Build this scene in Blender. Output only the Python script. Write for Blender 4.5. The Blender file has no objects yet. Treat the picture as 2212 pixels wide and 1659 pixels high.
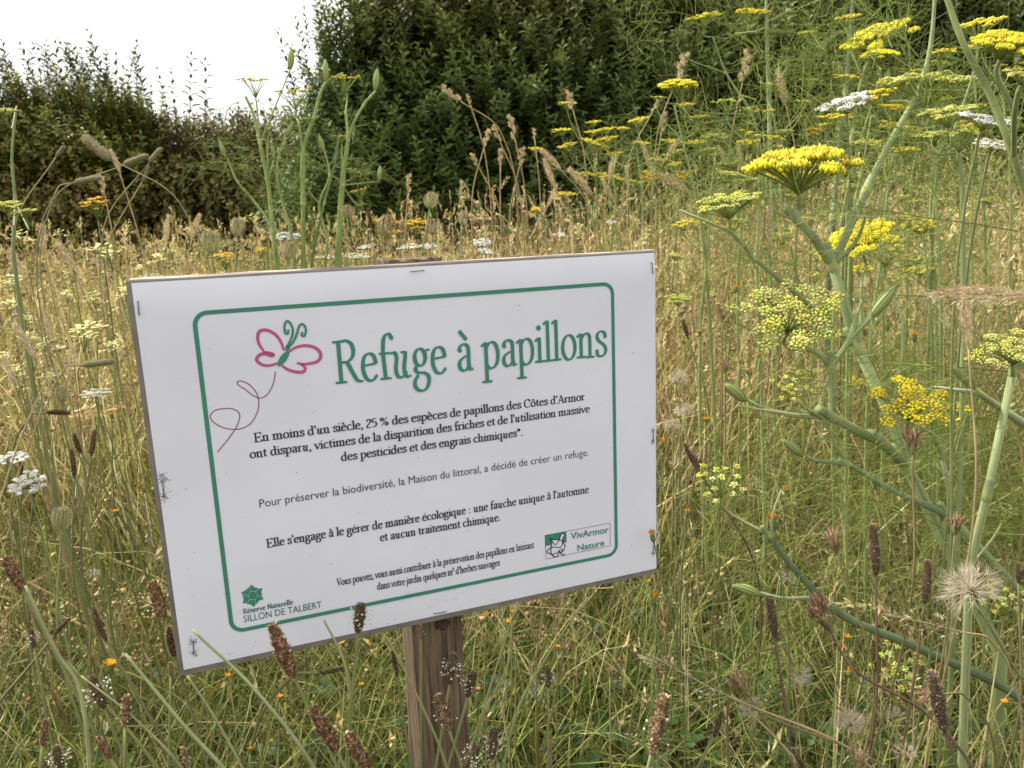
import bpy, math
import numpy as np
from mathutils import Matrix, Vector
RNG = np.random.default_rng(11)
SC = bpy.context.scene
COL = SC.collection

# ------------------------------------------------------------------ camera
FPX = 784.6 * 2212 / 1024.0              # focal length in pixels of the 2212-wide photograph
CAM_H = 0.86
upc = np.array([-0.0407, 0.9792, 0.1987]); upc /= np.linalg.norm(upc)    # world up in camera axes (from the sign's perspective)
fwd = np.array([0, 0, -1.0])
Yc = fwd - fwd.dot(upc) * upc; Yc /= np.linalg.norm(Yc)
Xc = np.cross(Yc, upc)
RW = np.array([Xc, Yc, upc])             # camera axes -> world axes
CAM = np.array([0, 0, CAM_H])
cd = bpy.data.cameras.new('camera'); cam = bpy.data.objects.new('camera', cd); COL.objects.link(cam)
M4 = Matrix.Identity(4)
for i in range(3):
    for j in range(3): M4[i][j] = RW[i, j]
M4.translation = Vector(CAM)
cam.matrix_world = M4
cd.sensor_width = 36; cd.lens = 784.6 / 1024 * 36; cd.clip_start = 0.02; cd.clip_end = 400
cd.dof.use_dof = True; cd.dof.focus_distance = 0.72; cd.dof.aperture_fstop = 20
SC.camera = cam

# ------------------------------------------------------------------ light
SUN_EL, SUN_AZ = 52, -62                  # azimuth from +Y (view direction), negative = towards the left
w = bpy.data.worlds.new('World'); SC.world = w; w.use_nodes = True
nt = w.node_tree; nt.nodes.clear()
sky = nt.nodes.new('ShaderNodeTexSky'); sky.sky_type = 'NISHITA'; sky.sun_disc = False
sky.sun_elevation = math.radians(SUN_EL); sky.sun_rotation = math.radians(SUN_AZ)
sky.air_density = 1.0; sky.dust_density = 6.0; sky.ozone_density = 1.0
hs = nt.nodes.new('ShaderNodeHueSaturation'); hs.inputs['Saturation'].default_value = 0.22
mxs = nt.nodes.new('ShaderNodeMix'); mxs.data_type = 'RGBA'; mxs.inputs[0].default_value = 0.55
mxs.inputs[7].default_value = (8.8, 8.6, 8.5, 1)      # even cloud layer in front of the clear sky
bg = nt.nodes.new('ShaderNodeBackground'); bg.inputs[1].default_value = 0.08
ow = nt.nodes.new('ShaderNodeOutputWorld')
nt.links.new(sky.outputs[0], hs.inputs['Color']); nt.links.new(hs.outputs[0], mxs.inputs[6])
nt.links.new(mxs.outputs[2], bg.inputs[0]); nt.links.new(bg.outputs[0], ow.inputs[0])
sd = bpy.data.lights.new('sun', 'SUN'); sd.energy = 2.2; sd.angle = math.radians(10); sd.color = (1.0, 0.94, 0.83)
so = bpy.data.objects.new('sun', sd); COL.objects.link(so)
az = math.radians(SUN_AZ); el = math.radians(SUN_EL)
sdir = Vector((math.sin(az) * math.cos(el), math.cos(az) * math.cos(el), math.sin(el)))
so.rotation_euler = (-sdir).to_track_quat('-Z', 'Y').to_euler()
SC.view_settings.view_transform = 'Standard'; SC.view_settings.look = 'None'
SC.view_settings.gamma = 1; SC.view_settings.use_curve_mapping = False; SC.view_settings.exposure = 1.45
SC.render.engine = 'CYCLES'
SC.cycles.max_bounces = 6; SC.cycles.transparent_max_bounces = 8; SC.cycles.use_denoising = True

# ------------------------------------------------------------------ pixel <-> world
def ray(u, v):
    c = np.array([(u - 1106) / FPX, -(v - 829.5) / FPX, -1.0])
    return RW @ c
def W(u, v, d):                          # the point at depth d (metres) seen at pixel u, v
    return CAM + ray(u, v) * d
def PX(p):
    q = (np.asarray(p) - CAM) @ RW
    return 1106 - q[..., 0] / q[..., 2] * FPX, 829.5 + q[..., 1] / q[..., 2] * FPX, -q[..., 2]

# ------------------------------------------------------------------ materials
def mat(name, rough=0.6, transl=0.0, spec=0.3, noise=0.25, nscale=60, coat=0.0, bump=0.0, bscale=200, rgb=None, stretch=None):
    m = bpy.data.materials.new(name); m.use_nodes = True
    n = m.node_tree; n.nodes.clear(); L = n.links
    out = n.nodes.new('ShaderNodeOutputMaterial'); p = n.nodes.new('ShaderNodeBsdfPrincipled')
    p.inputs['Roughness'].default_value = rough; p.inputs['Specular IOR Level'].default_value = spec
    p.inputs['Coat Weight'].default_value = coat; p.inputs['Coat Roughness'].default_value = 0.12
    tc = n.nodes.new('ShaderNodeTexCoord'); mp = n.nodes.new('ShaderNodeMapping')
    if stretch: mp.inputs['Scale'].default_value = stretch
    L.new(tc.outputs['Object'], mp.inputs[0])
    nz = n.nodes.new('ShaderNodeTexNoise'); nz.inputs['Scale'].default_value = nscale; nz.inputs['Detail'].default_value = 4
    L.new(mp.outputs[0], nz.inputs['Vector'])
    mr = n.nodes.new('ShaderNodeMapRange'); mr.inputs[1].default_value = 0.25; mr.inputs[2].default_value = 0.75
    mr.inputs[3].default_value = 1 - noise; mr.inputs[4].default_value = 1 + noise
    L.new(nz.outputs[0], mr.inputs[0])
    mul = n.nodes.new('ShaderNodeMix'); mul.data_type = 'RGBA'; mul.blend_type = 'MULTIPLY'; mul.inputs[0].default_value = 1
    if rgb is None:
        a = n.nodes.new('ShaderNodeAttribute'); a.attribute_name = 'Col'; L.new(a.outputs['Color'], mul.inputs[6])
    else: mul.inputs[6].default_value = (*rgb, 1)
    L.new(mr.outputs[0], mul.inputs[7]); L.new(mul.outputs[2], p.inputs['Base Color'])
    if bump:
        nb = n.nodes.new('ShaderNodeTexNoise'); nb.inputs['Scale'].default_value = bscale; nb.inputs['Detail'].default_value = 5
        L.new(mp.outputs[0], nb.inputs['Vector'])
        b = n.nodes.new('ShaderNodeBump'); b.inputs['Strength'].default_value = bump; b.inputs['Distance'].default_value = 0.002
        L.new(nb.outputs[0], b.inputs['Height']); L.new(b.outputs[0], p.inputs['Normal'])
    if transl:
        t = n.nodes.new('ShaderNodeBsdfTranslucent'); L.new(mul.outputs[2], t.inputs[0])
        mx = n.nodes.new('ShaderNodeMixShader'); mx.inputs[0].default_value = transl
        L.new(p.outputs[0], mx.inputs[1]); L.new(t.outputs[0], mx.inputs[2]); L.new(mx.outputs[0], out.inputs[0])
    else: L.new(p.outputs[0], out.inputs[0])
    return m
M = {
    'leaf': mat('glossy_leaf', 0.48, 0.22, 0.30, 0.2, 30),
    'grass': mat('grass_blade', 0.6, 0.2, 0.15, 0.2, 25),
    'dry': mat('dry_straw', 0.75, 0.22, 0.15, 0.25, 60),
    'stem': mat('fennel_stem', 0.6, 0.0, 0.2, 0.16, 120, stretch=(1, 1, 0.15)),
    'petal': mat('petal', 0.6, 0.28, 0.2, 0.14, 150),
    'seed': mat('seed_head', 0.85, 0.1, 0.1, 0.3, 300),
    'pappus': mat('pappus', 0.7, 0.35, 0.2, 0.1, 60),
    'soil': mat('thatch_soil', 0.95, 0, 0.1, 0.5, 9, rgb=(0.055, 0.042, 0.024), bump=0.6, bscale=60),
    'twig': mat('twig_bark_and_core', 0.9, 0, 0.15, 0.5, 25, bump=0.4),
}

# ------------------------------------------------------------------ numpy geometry
def norm(a): return a / np.maximum(np.linalg.norm(a, axis=-1, keepdims=True), 1e-9)
class G:                                  # growing triangle soup with a colour per vertex
    def __init__(s): s.V = []; s.F = []; s.C = []; s.n = 0
    def add(s, V, F, C):
        V = np.asarray(V, float).reshape(-1, 3); F = np.asarray(F, int).reshape(-1, 3)
        C = np.broadcast_to(np.asarray(C, float), (len(V), 3))
        s.V.append(V); s.F.append(F + s.n); s.C.append(C); s.n += len(V); return s
    def get(s):
        if not s.V: return np.zeros((0, 3)), np.zeros((0, 3), int), np.zeros((0, 3))
        return np.concatenate(s.V), np.concatenate(s.F), np.concatenate(s.C)
def mesh(name, g, material, smooth=False):
    V, F, C = g.get() if isinstance(g, G) else g
    me = bpy.data.meshes.new(name)
    me.vertices.add(len(V)); me.vertices.foreach_set('co', V.astype(np.float32).ravel())
    me.loops.add(len(F) * 3); me.loops.foreach_set('vertex_index', F.astype(np.int32).ravel())
    me.polygons.add(len(F)); me.polygons.foreach_set('loop_start', np.arange(0, len(F) * 3, 3, dtype=np.int32))
    if smooth: me.polygons.foreach_set('use_smooth', np.ones(len(F), bool))
    me.update(calc_edges=True)
    a = me.color_attributes.new('Col', 'FLOAT_COLOR', 'POINT')
    a.data.foreach_set('color', np.concatenate([np.clip(C, 0, 1), np.ones((len(C), 1))], 1).astype(np.float32).ravel())
    me.materials.append(material)
    return me
def obj(name, me, parent=None, loc=(0, 0, 0), kind=None, label=None, cat=None, group=None):
    o = bpy.data.objects.new(name, me); COL.objects.link(o); o.location = Vector(np.asarray(loc, float))
    if parent is not None: o.parent = parent
    for k, x in (('kind', kind), ('label', label), ('category', cat), ('group', group)):
        if x: o[k] = x
    return o
def place(o, pos, axis, s=1.0, roll=0.0):
    z = Vector(axis).normalized(); q = z.to_track_quat('Z', 'Y')
    o.rotation_mode = 'QUATERNION'; o.rotation_quaternion = q @ Matrix.Rotation(roll, 3, 'Z').to_quaternion()
    o.location = Vector(pos); o.scale = (s, s, s); return o
def frames(Z, roll=None):
    Z = norm(np.asarray(Z, float).reshape(-1, 3))
    ref = np.where(np.abs(Z[:, 2:3]) < 0.95, [[0, 0, 1.0]], [[1.0, 0, 0]])
    X = norm(np.cross(ref, Z)); Y = np.cross(Z, X)
    if roll is not None:
        c, s_ = np.cos(roll)[:, None], np.sin(roll)[:, None]; X, Y = X * c + Y * s_, -X * s_ + Y * c
    return np.stack([X, Y, Z], -1)
def stamp(g, T, P, R, S=None, tint=None):
    V, F, C = T.get() if isinstance(T, G) else T
    n = len(P)
    if n == 0: return
    S = np.ones(n) if S is None else S
    S = S[:, None, None] if S.ndim == 1 else S[:, None, :]
    W_ = np.einsum('nij,nkj->nki', R, V[None] * S) + P[:, None]
    C_ = np.broadcast_to(C[None], (n, len(V), 3))
    if tint is not None: C_ = C_ * tint[:, None, :]
    g.add(W_.reshape(-1, 3), (F[None] + (np.arange(n) * len(V))[:, None, None]).reshape(-1, 3), C_.reshape(-1, 3))
def smoothp(P, k=6):                      # a smooth curve through the points
    P = np.asarray(P, float)
    if len(P) < 3: return P
    D = np.diff(P, axis=0); l = np.linalg.norm(D, axis=1); o = []
    T = norm(np.concatenate([D[:1], norm(D[1:]) + norm(D[:-1]), D[-1:]]))
    for i in range(len(D)):               # Hermite pieces, tangents scaled to each chord: no overshoot
        for t in np.arange(k) / k:
            o.append(P[i] * (2 * t ** 3 - 3 * t * t + 1) + P[i + 1] * (3 * t * t - 2 * t ** 3) + l[i] * (T[i] * (t ** 3 - 2 * t * t + t) + T[i + 1] * (t ** 3 - t * t)))
    o.append(P[-1]); return np.array(o)
def tube(g, P, r, C, n=5, cap=True, rib=0.0):
    P = np.asarray(P, float); m = len(P); r = np.broadcast_to(np.asarray(r, float), (m,))
    T = norm(np.gradient(P, axis=0)); a = np.array([0.31, 0.17, 0.93]);
    if abs(T[0] @ a) > 0.9: a = np.array([1., 0, 0])
    X = []; x = norm(np.cross(a, T[0]))
    for t in T: x = norm(x - (x @ t) * t); X.append(x)
    X = np.array(X); Y = np.cross(T, X); th = np.arange(n) * 2 * np.pi / n
    rr_ = (1 + rib * np.where(np.arange(n) % 2, 1, -1))[None, :, None]
    V = P[:, None] + rr_ * r[:, None, None] * (np.cos(th)[None, :, None] * X[:, None] + np.sin(th)[None, :, None] * Y[:, None])
    i, j = np.meshgrid(np.arange(m - 1), np.arange(n), indexing='ij'); k = (j + 1) % n
    A, B, D, E_ = i * n + j, i * n + k, (i + 1) * n + k, (i + 1) * n + j
    F = np.concatenate([np.stack([A, B, D], -1).reshape(-1, 3), np.stack([A, D, E_], -1).reshape(-1, 3)])
    C = np.asarray(C, float)
    C = C.reshape(-1, 3) if C.ndim == 3 else np.repeat(C, n, 0) if C.ndim == 2 else C
    V = V.reshape(-1, 3)
    if cap:
        F = np.concatenate([F, [[(m - 1) * n, (m - 1) * n + q, (m - 1) * n + q + 1] for q in range(1, n - 1)]])
    g.add(V, F, C)
def strip(g, P, w, C, r):                # a thin ribbon through the points, for hair-fine stalks
    P = np.asarray(P, float); m = len(P); w = np.broadcast_to(np.asarray(w, float), (m,)); T = P[-1] - P[0]
    S = norm(np.cross(T, r.normal(0, 1, 3)))[None] * w[:, None]; V = np.concatenate([P - S, P[:] + S])
    g.add(V, [[i, i + 1, m + i + 1] for i in range(m - 1)] + [[i, m + i + 1, m + i] for i in range(m - 1)], C)
def blades(g, root, L, az, lean, curl, wid, C, K=4, tipC=None, twist=0.5, taper=0.7):
    n = len(root); t = np.linspace(0, 1, K + 1)
    th = lean[:, None] + curl[:, None] * t[None] ** 1.5
    ds = (L / K)[:, None]
    h = np.concatenate([np.zeros((n, 1)), np.cumsum(np.sin((th[:, 1:] + th[:, :-1]) / 2) * ds, 1)], 1)
    z = np.concatenate([np.zeros((n, 1)), np.cumsum(np.cos((th[:, 1:] + th[:, :-1]) / 2) * ds, 1)], 1)
    P = root[:, None] + np.stack([h * np.cos(az)[:, None], h * np.sin(az)[:, None], z], -1)
    sa = az + np.pi / 2 + RNG.normal(0, twist, n)
    S = np.stack([np.cos(sa), np.sin(sa), np.zeros(n)], -1)[:, None] * (wid[:, None] * (1 - t[None]) ** taper)[..., None] * 0.5
    Lf, Rt = P - S, P + S
    V = np.concatenate([np.stack([Lf[:, :-1], Rt[:, :-1]], 2).reshape(n, -1, 3), P[:, -1:]], 1)
    m = 2 * K + 1; F = []
    for k in range(K - 1): a = 2 * k; F += [[a, a + 1, a + 3], [a, a + 3, a + 2]]
    F.append([2 * K - 2, 2 * K - 1, 2 * K])
    F = np.array(F)[None] + (np.arange(n) * m)[:, None, None]
    tt = np.concatenate([np.repeat(t[:-1], 2), [1]])[None, :, None]
    CC = np.broadcast_to(C[:, None], (n, m, 3)) if tipC is None else C[:, None] * (1 - tt) + tipC[:, None] * tt
    g.add(V.reshape(-1, 3), F.reshape(-1, 3), CC.reshape(-1, 3))
    return P
def flaky(g, path, rad, n, fl, fw, ang, cols, seed=1, hair=0.0):
    """papery scales all round a path: rad(t), scale length/width, angle from the axis"""
    r = np.random.default_rng(seed); path = np.asarray(path, float)
    t = r.random(n); s = t * (len(path) - 1); i = np.minimum(s.astype(int), len(path) - 2); f = (s - i)[:, None]
    P = path[i] * (1 - f) + path[i + 1] * f; T = norm(path[i + 1] - path[i])
    R = frames(T, r.random(n) * 6.283); rr = np.array([rad(x) for x in t])
    O = R[:, :, 0]; Sd = R[:, :, 1]; a = ang + r.normal(0, 0.3, n)
    D = T * np.cos(a)[:, None] + O * np.sin(a)[:, None]; N = np.cross(D, Sd)
    l = fl * (0.6 + 0.8 * r.random(n)); w_ = fw * (0.6 + 0.8 * r.random(n))
    B = P + O * (rr * 0.8)[:, None]; mid = B + D * (l * 0.5)[:, None] + N * (w_ * 0.25)[:, None]
    V = np.stack([B, mid - Sd * (w_ / 2)[:, None], mid + Sd * (w_ / 2)[:, None], B + D * l[:, None]], 1)
    F = np.array([[0, 1, 2], [1, 3, 2]])[None] + (np.arange(n) * 4)[:, None, None]
    cols = np.asarray(cols, float); C = cols[r.integers(0, len(cols), n)] * (0.75 + 0.5 * r.random((n, 1)))
    g.add(V.reshape(-1, 3), F.reshape(-1, 3), np.repeat(C, 4, 0))
OCT = (np.array([[1, 0, 0], [0, 1, 0], [-1, 0, 0], [0, -1, 0], [0, 0, 1], [0, 0, -1.]]),
       np.array([[0, 1, 4], [1, 2, 4], [2, 3, 4], [3, 0, 4], [1, 0, 5], [2, 1, 5], [3, 2, 5], [0, 3, 5]]))
def blobs(g, P, s, C, seed=0, flat=1.0):
    r = np.random.default_rng(seed); n = len(P)
    R = frames(norm(r.normal(0, 1, (n, 3))) if flat == 1 else np.tile([[0, 0.05, 1.]], (n, 1)) + r.normal(0, 0.15, (n, 3)), r.random(n) * 6)
    S = np.stack([s, s, s * flat], -1)
    stamp(g, (OCT[0], OCT[1], np.ones((6, 3))), np.asarray(P), R, S, np.broadcast_to(C, (n, 3)) * (0.85 + 0.3 * r.random((n, 1))))
def polyfill(g, P2, C, place3):
    """flat polygon (list of 2-D points, any shape) through tessellation"""
    from mathutils.geometry import tessellate_polygon
    tri = tessellate_polygon([[Vector((x, y, 0)) for x, y in P2]])
    g.add([place3(x, y) for x, y in P2], tri, C)

# ================================================================== SIGN
sa = np.array([0.9346, -0.1075, 0.3391]); sb = np.array([0.04068, 0.97921, 0.1987]); sTL = np.array([-0.26545, -0.07015, 0.54665])
cv = lambda q: RW @ np.array([q[0], -q[1], -q[2]])
A3 = cv(sa); A3 /= np.linalg.norm(A3); B3 = cv(sb); B3 -= (B3 @ A3) * A3; B3 /= np.linalg.norm(B3)
N3 = np.cross(A3, -B3); N3 = N3 if N3 @ (CAM - (CAM + cv(sTL))) > 0 else -N3
O3 = CAM + cv(sTL)
SW, SH = 0.4184, 0.297
def plane(u, v):                          # photograph pixel -> sheet coordinates (metres along, down)
    d = ray(u, v); t = ((O3 - CAM) @ N3) / (d @ N3); q = CAM + d * t - O3
    return q @ A3, q @ B3
sign = obj('information_sign', None, None, (0, 0, 0), label='white laminated butterfly refuge notice stapled to a board on a wooden post', cat='sign')
SM = Matrix.Identity(4)
for i in range(3): SM[i][0] = A3[i]; SM[i][1] = -B3[i]; SM[i][2] = N3[i]
pbase = O3 + A3 * SW * 0.5 + B3 * SH; pbase[2] = 0
sign.matrix_world = Matrix.Translation(Vector(pbase)) @ SM.to_3x3().to_4x4()
SINV = sign.matrix_world.inverted()
oL = np.array(SINV @ Vector(O3))
def sp(x, y, h=0.0): return (oL[0] + x, oL[1] - y, oL[2] + h)       # sheet coords -> the sign's own frame
matp = mat('sheet_paper', 0.42, 0, 0.4, 0.06, 6, rgb=(0.78, 0.80, 0.875), coat=0.25, bump=0.05, bscale=14)
matlam = mat('laminate_margin', 0.35, 0, 0.4, 0.3, 60, rgb=(0.20, 0.185, 0.165), coat=0.4)
matboard = mat('board_wood', 0.8, 0, 0.2, 0.35, 40, rgb=(0.47, 0.41, 0.36), bump=0.5, bscale=120, stretch=(0.2, 4, 4))
matpost = mat('post_wood', 0.9, 0, 0.15, 0.6, 40, rgb=(0.165, 0.122, 0.08), bump=1.0, bscale=90, stretch=(7, 0.35, 7))
matgreen = mat('green_print', 0.5, 0, 0.4, 0.05, 90, rgb=(0.045, 0.245, 0.165), coat=0.25)
matpink = mat('pink_print', 0.5, 0, 0.4, 0.05, 90, rgb=(0.52, 0.10, 0.24), coat=0.25)
matmauve = mat('mauve_print', 0.5, 0, 0.4, 0.05, 90, rgb=(0.30, 0.10, 0.17), coat=0.25)
matink = mat('black_print', 0.5, 0, 0.4, 0.08, 90, rgb=(0.035, 0.035, 0.045), coat=0.25)
matgrey = mat('grey_print', 0.5, 0, 0.4, 0.08, 90, rgb=(0.085, 0.085, 0.095), coat=0.25); matspeck = mat('speck', 0.8, 0, 0.2, 0.3, 90, rgb=(0.22, 0.20, 0.18))
matteal = mat('dark_green_print', 0.5, 0, 0.4, 0.08, 90, rgb=(0.04, 0.13, 0.12), coat=0.25)
matmetal = mat('staple_metal', 0.45, 0, 0.6, 0.5, 400, rgb=(0.14, 0.125, 0.11))
def sheetgrid(x0, x1, y0, y1, h, nx, ny, hfun=None, thick=0.0):
    g = G(); X, Y = np.meshgrid(np.linspace(x0, x1, nx + 1), np.linspace(y0, y1, ny + 1))
    H = np.full_like(X, h) if hfun is None else h + hfun(X, Y)
    V = np.stack([oL[0] + X, oL[1] - Y, oL[2] + H], -1).reshape(-1, 3)
    i, j = np.meshgrid(np.arange(ny), np.arange(nx), indexing='ij'); a = i * (nx + 1) + j
    F = np.concatenate([np.stack([a, a + nx + 1, a + 1], -1).reshape(-1, 3), np.stack([a + 1, a + nx + 1, a + nx + 2], -1).reshape(-1, 3)])
    g.add(V, F, (1, 1, 1)); return g
def curlh(X, Y):                          # the sheet bows back along its top edge and ripples slightly
    return -0.0018 * np.clip(1 - Y / 0.022, 0, 1) ** 2 + 0.0002 * np.sin(X * 19 + Y * 7) * np.clip(Y / 0.02, 0, 1)
paper = obj('sheet', mesh('sheet', sheetgrid(0, SW, 0, SH, 0.0, 60, 60, curlh), matp, True), sign)
lam = obj('laminate', mesh('laminate', sheetgrid(-0.0035, SW + 0.0006, -0.0012, SH + 0.0048, -0.0005, 60, 60, curlh), matlam, True), sign)
def boxm(name, x0, x1, y0, y1, z0, z1, m, par, jit=0.0, seg=1, seed=3, bev=0.0012):
    import bmesh
    bm = bmesh.new(); bmesh.ops.create_cube(bm, size=1)
    for v in bm.verts: v.co = Vector((x0 + (v.co.x + .5) * (x1 - x0), y0 + (v.co.y + .5) * (y1 - y0), z0 + (v.co.z + .5) * (z1 - z0)))
    if seg > 1: bmesh.ops.subdivide_edges(bm, edges=bm.edges[:], cuts=seg, use_grid_fill=True)
    else: bmesh.ops.bevel(bm, geom=bm.edges[:], offset=bev, segments=2, affect='EDGES')
    r = np.random.default_rng(seed)
    if jit:
        for v in bm.verts: v.co += Vector(r.normal(0, jit, 3))
    me = bpy.data.meshes.new(name); bm.to_mesh(me); bm.free(); me.materials.append(m)
    return obj(name, me, par)
yb, yt = oL[1] - SH - 0.003, oL[1] + 0.0015
boxm('backing_board', oL[0] - 0.0015, oL[0] + SW + 0.001, yb, yt + 0.0008, oL[2] - 0.0155, oL[2] - 0.0042, matboard, sign, 0.00035, 14)
px0, _ = plane(897, 1352); px1, _ = plane(1012, 1338)
boxm('post', oL[0] + px0, oL[0] + px1 - 0.002, -0.12, yt + 0.0035, oL[2] - 0.061, oL[2] - 0.016, matpost, sign, 0.0007, 9)
# a knot on the post
kg = G(); kx, ky = plane(967, 1366)
for k, rr in enumerate((0.0075, 0.0058, 0.004, 0.0022)):
    th = np.linspace(0, 2 * np.pi, 17)[:-1]
    kg.add([sp(kx + rr * np.cos(t), ky + rr * 0.85 * np.sin(t), -0.0156 + 0.0004 * k) for t in th] + [sp(kx, ky, -0.0156 + 0.0004 * k)],
           [[i, (i + 1) % 16, 16] for i in range(16)], (1, 1, 1))
obj('knot', mesh('knot', kg, mat('knot_wood', 0.8, 0, 0.2, 0.5, 300, rgb=(0.07, 0.045, 0.03))), sign)
rk = np.random.default_rng(21)
for q in range(9):                        # drying cracks down the post
    x_ = px0 + .006 + (px1 - px0 - .014) * rk.random(); y_ = SH + .02 + rk.random() * .12; l_ = rk.uniform(.03, .11); kg = G(); n_ = 9; t_ = np.linspace(0, 1, n_); c_ = x_ + np.cumsum(rk.normal(0, .0002, n_)); w_ = .00055 * np.sin(np.pi * t_) + .00004
    kg.add([sp(a, y_ + l_ * b, -.01515) for a, b in zip(c_ - w_, t_)] + [sp(a, y_ + l_ * b, -.01515) for a, b in zip(c_ + w_, t_)], [[i, i + 1, n_ + i + 1] for i in range(n_ - 1)] + [[i, n_ + i + 1, n_ + i] for i in range(n_ - 1)], (1, 1, 1))
    obj('crack', mesh('crack', kg, bpy.data.materials['knot_wood']), sign)
# --- print
SERIF = {**{chr(65 + i): chr(0x1D400 + i) for i in range(26)}, **{chr(97 + i): chr(0x1D41A + i) for i in range(26)}, **{chr(48 + i): chr(0x1D7CE + i) for i in range(10)}}
ACC = {'è': ('e', 'g'), 'à': ('a', 'g'), 'é': ('e', 'a'), 'ô': ('o', 'c')}
def textgeo(s, off=0.0):
    c = bpy.data.curves.new('t', 'FONT'); c.body = s; c.offset = off; c.resolution_u = 3
    o = bpy.data.objects.new('t', c); COL.objects.link(o); bpy.context.view_layer.update()
    ev = o.evaluated_get(bpy.context.evaluated_depsgraph_get()); me = ev.to_mesh()
    V = np.zeros(len(me.vertices) * 3); me.vertices.foreach_get('co', V); V = V.reshape(-1, 3)
    me.calc_loop_triangles(); F = np.zeros(len(me.loop_triangles) * 3, int); me.loop_triangles.foreach_get('vertices', F)
    ev.to_mesh_clear(); bpy.data.objects.remove(o); bpy.data.curves.remove(c)
    return V, F.reshape(-1, 3)
def lettering(name, s, uv0, uv1, cap, m, serif=True, off=0.0, par=None, h=0.0004):
    """one printed line from photograph points (baseline start, baseline end)"""
    base = ''.join(ACC[ch][0] if (serif and ch in ACC) else ch for ch in s)
    conv = (lambda q: ''.join(SERIF.get(ch, ch) for ch in q)) if serif else (lambda q: q)
    V, F = textgeo(conv(base), off)
    VV, FF = [V], [F]; n = len(V)
    for i, ch in enumerate(s):
        if serif and ch in ACC:
            q, _ = textgeo(conv(base[:i + 1]), off); p0 = q[:, 0].max()
            cx = p0 - (0.21 if ch != 'ô' else 0.25); y = 0.53
            if ACC[ch][1] == 'g': P = [(cx - .15, y + .2), (cx - .05, y + .2), (cx + .08, y), (cx + .03, y)]
            elif ACC[ch][1] == 'a': P = [(cx + .15, y + .2), (cx + .05, y + .2), (cx - .08, y), (cx - .03, y)]
            else: P = [(cx - .14, y), (cx - .08, y), (cx, y + .12), (cx, y + .19)]
            parts = [P] if ACC[ch][1] != 'c' else [P, [(2 * cx - a, b) for a, b in P]]
            for P in parts:
                VV.append(np.array([(a, b, 0) for a, b in P])); FF.append(np.array([[0, 1, 2], [0, 2, 3]]) + n); n += 4
    V = np.concatenate(VV); F = np.concatenate(FF)
    x0, y0 = plane(*uv0); x1, y1 = plane(*uv1)
    mx, mn = V[:, 0].max(), V[:, 0].min(); sx = (x1 - x0) / (mx - mn); sy = cap / 0.678
    t = (V[:, 0] - mn) / (mx - mn)
    P = np.array([sp(x0 + tt * (x1 - x0), y0 + tt * (y1 - y0) - vy * sy, h) for tt, vy in zip(t, V[:, 1])])
    g = G().add(P, F, (1, 1, 1))
    return obj(name, mesh(name, g, m), par or paper, SHEET0)
SHEET0 = (0, 0, 0)
# a serif drawn with a broad pen: each glyph is (advance, strokes), cap height 1
def A_(cx, cy, rx, ry, a0, a1, n=14): return [(cx + rx * math.cos(math.radians(t)), cy + ry * math.sin(math.radians(t))) for t in np.linspace(a0, a1, n)]
def St(x, y0, y1, top='f', bot='s'):
    o = [[(x, y0), (x, y1)]]
    if top == 'f': o.append([(x - .13, y1 - .07), (x - .02, y1 + .0)])
    if top == 's': o.append([(x - .14, y1 - .02), (x + .14, y1 - .02)])
    if bot == 's': o.append([(x - .14, y0 + .02), (x + .14, y0 + .02)])
    return o
AR = lambda x: [[(x, .48), (x + .10, .60), (x + .21, .63), (x + .28, .55), (x + .29, .42), (x + .29, .02)], [(x + .16, .02), (x + .43, .02)]]
BO = [[(.13, .50), (.24, .62), (.36, .63), (.46, .50), (.46, .16), (.35, .02), (.22, .01), (.13, .10)]]
DB = [[(.43, .52), (.33, .63), (.20, .61), (.09, .48), (.09, .18), (.18, .03), (.30, .01), (.43, .12)]]
DOT = lambda x, y, q=.055: ['dot', x, y, q]
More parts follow.
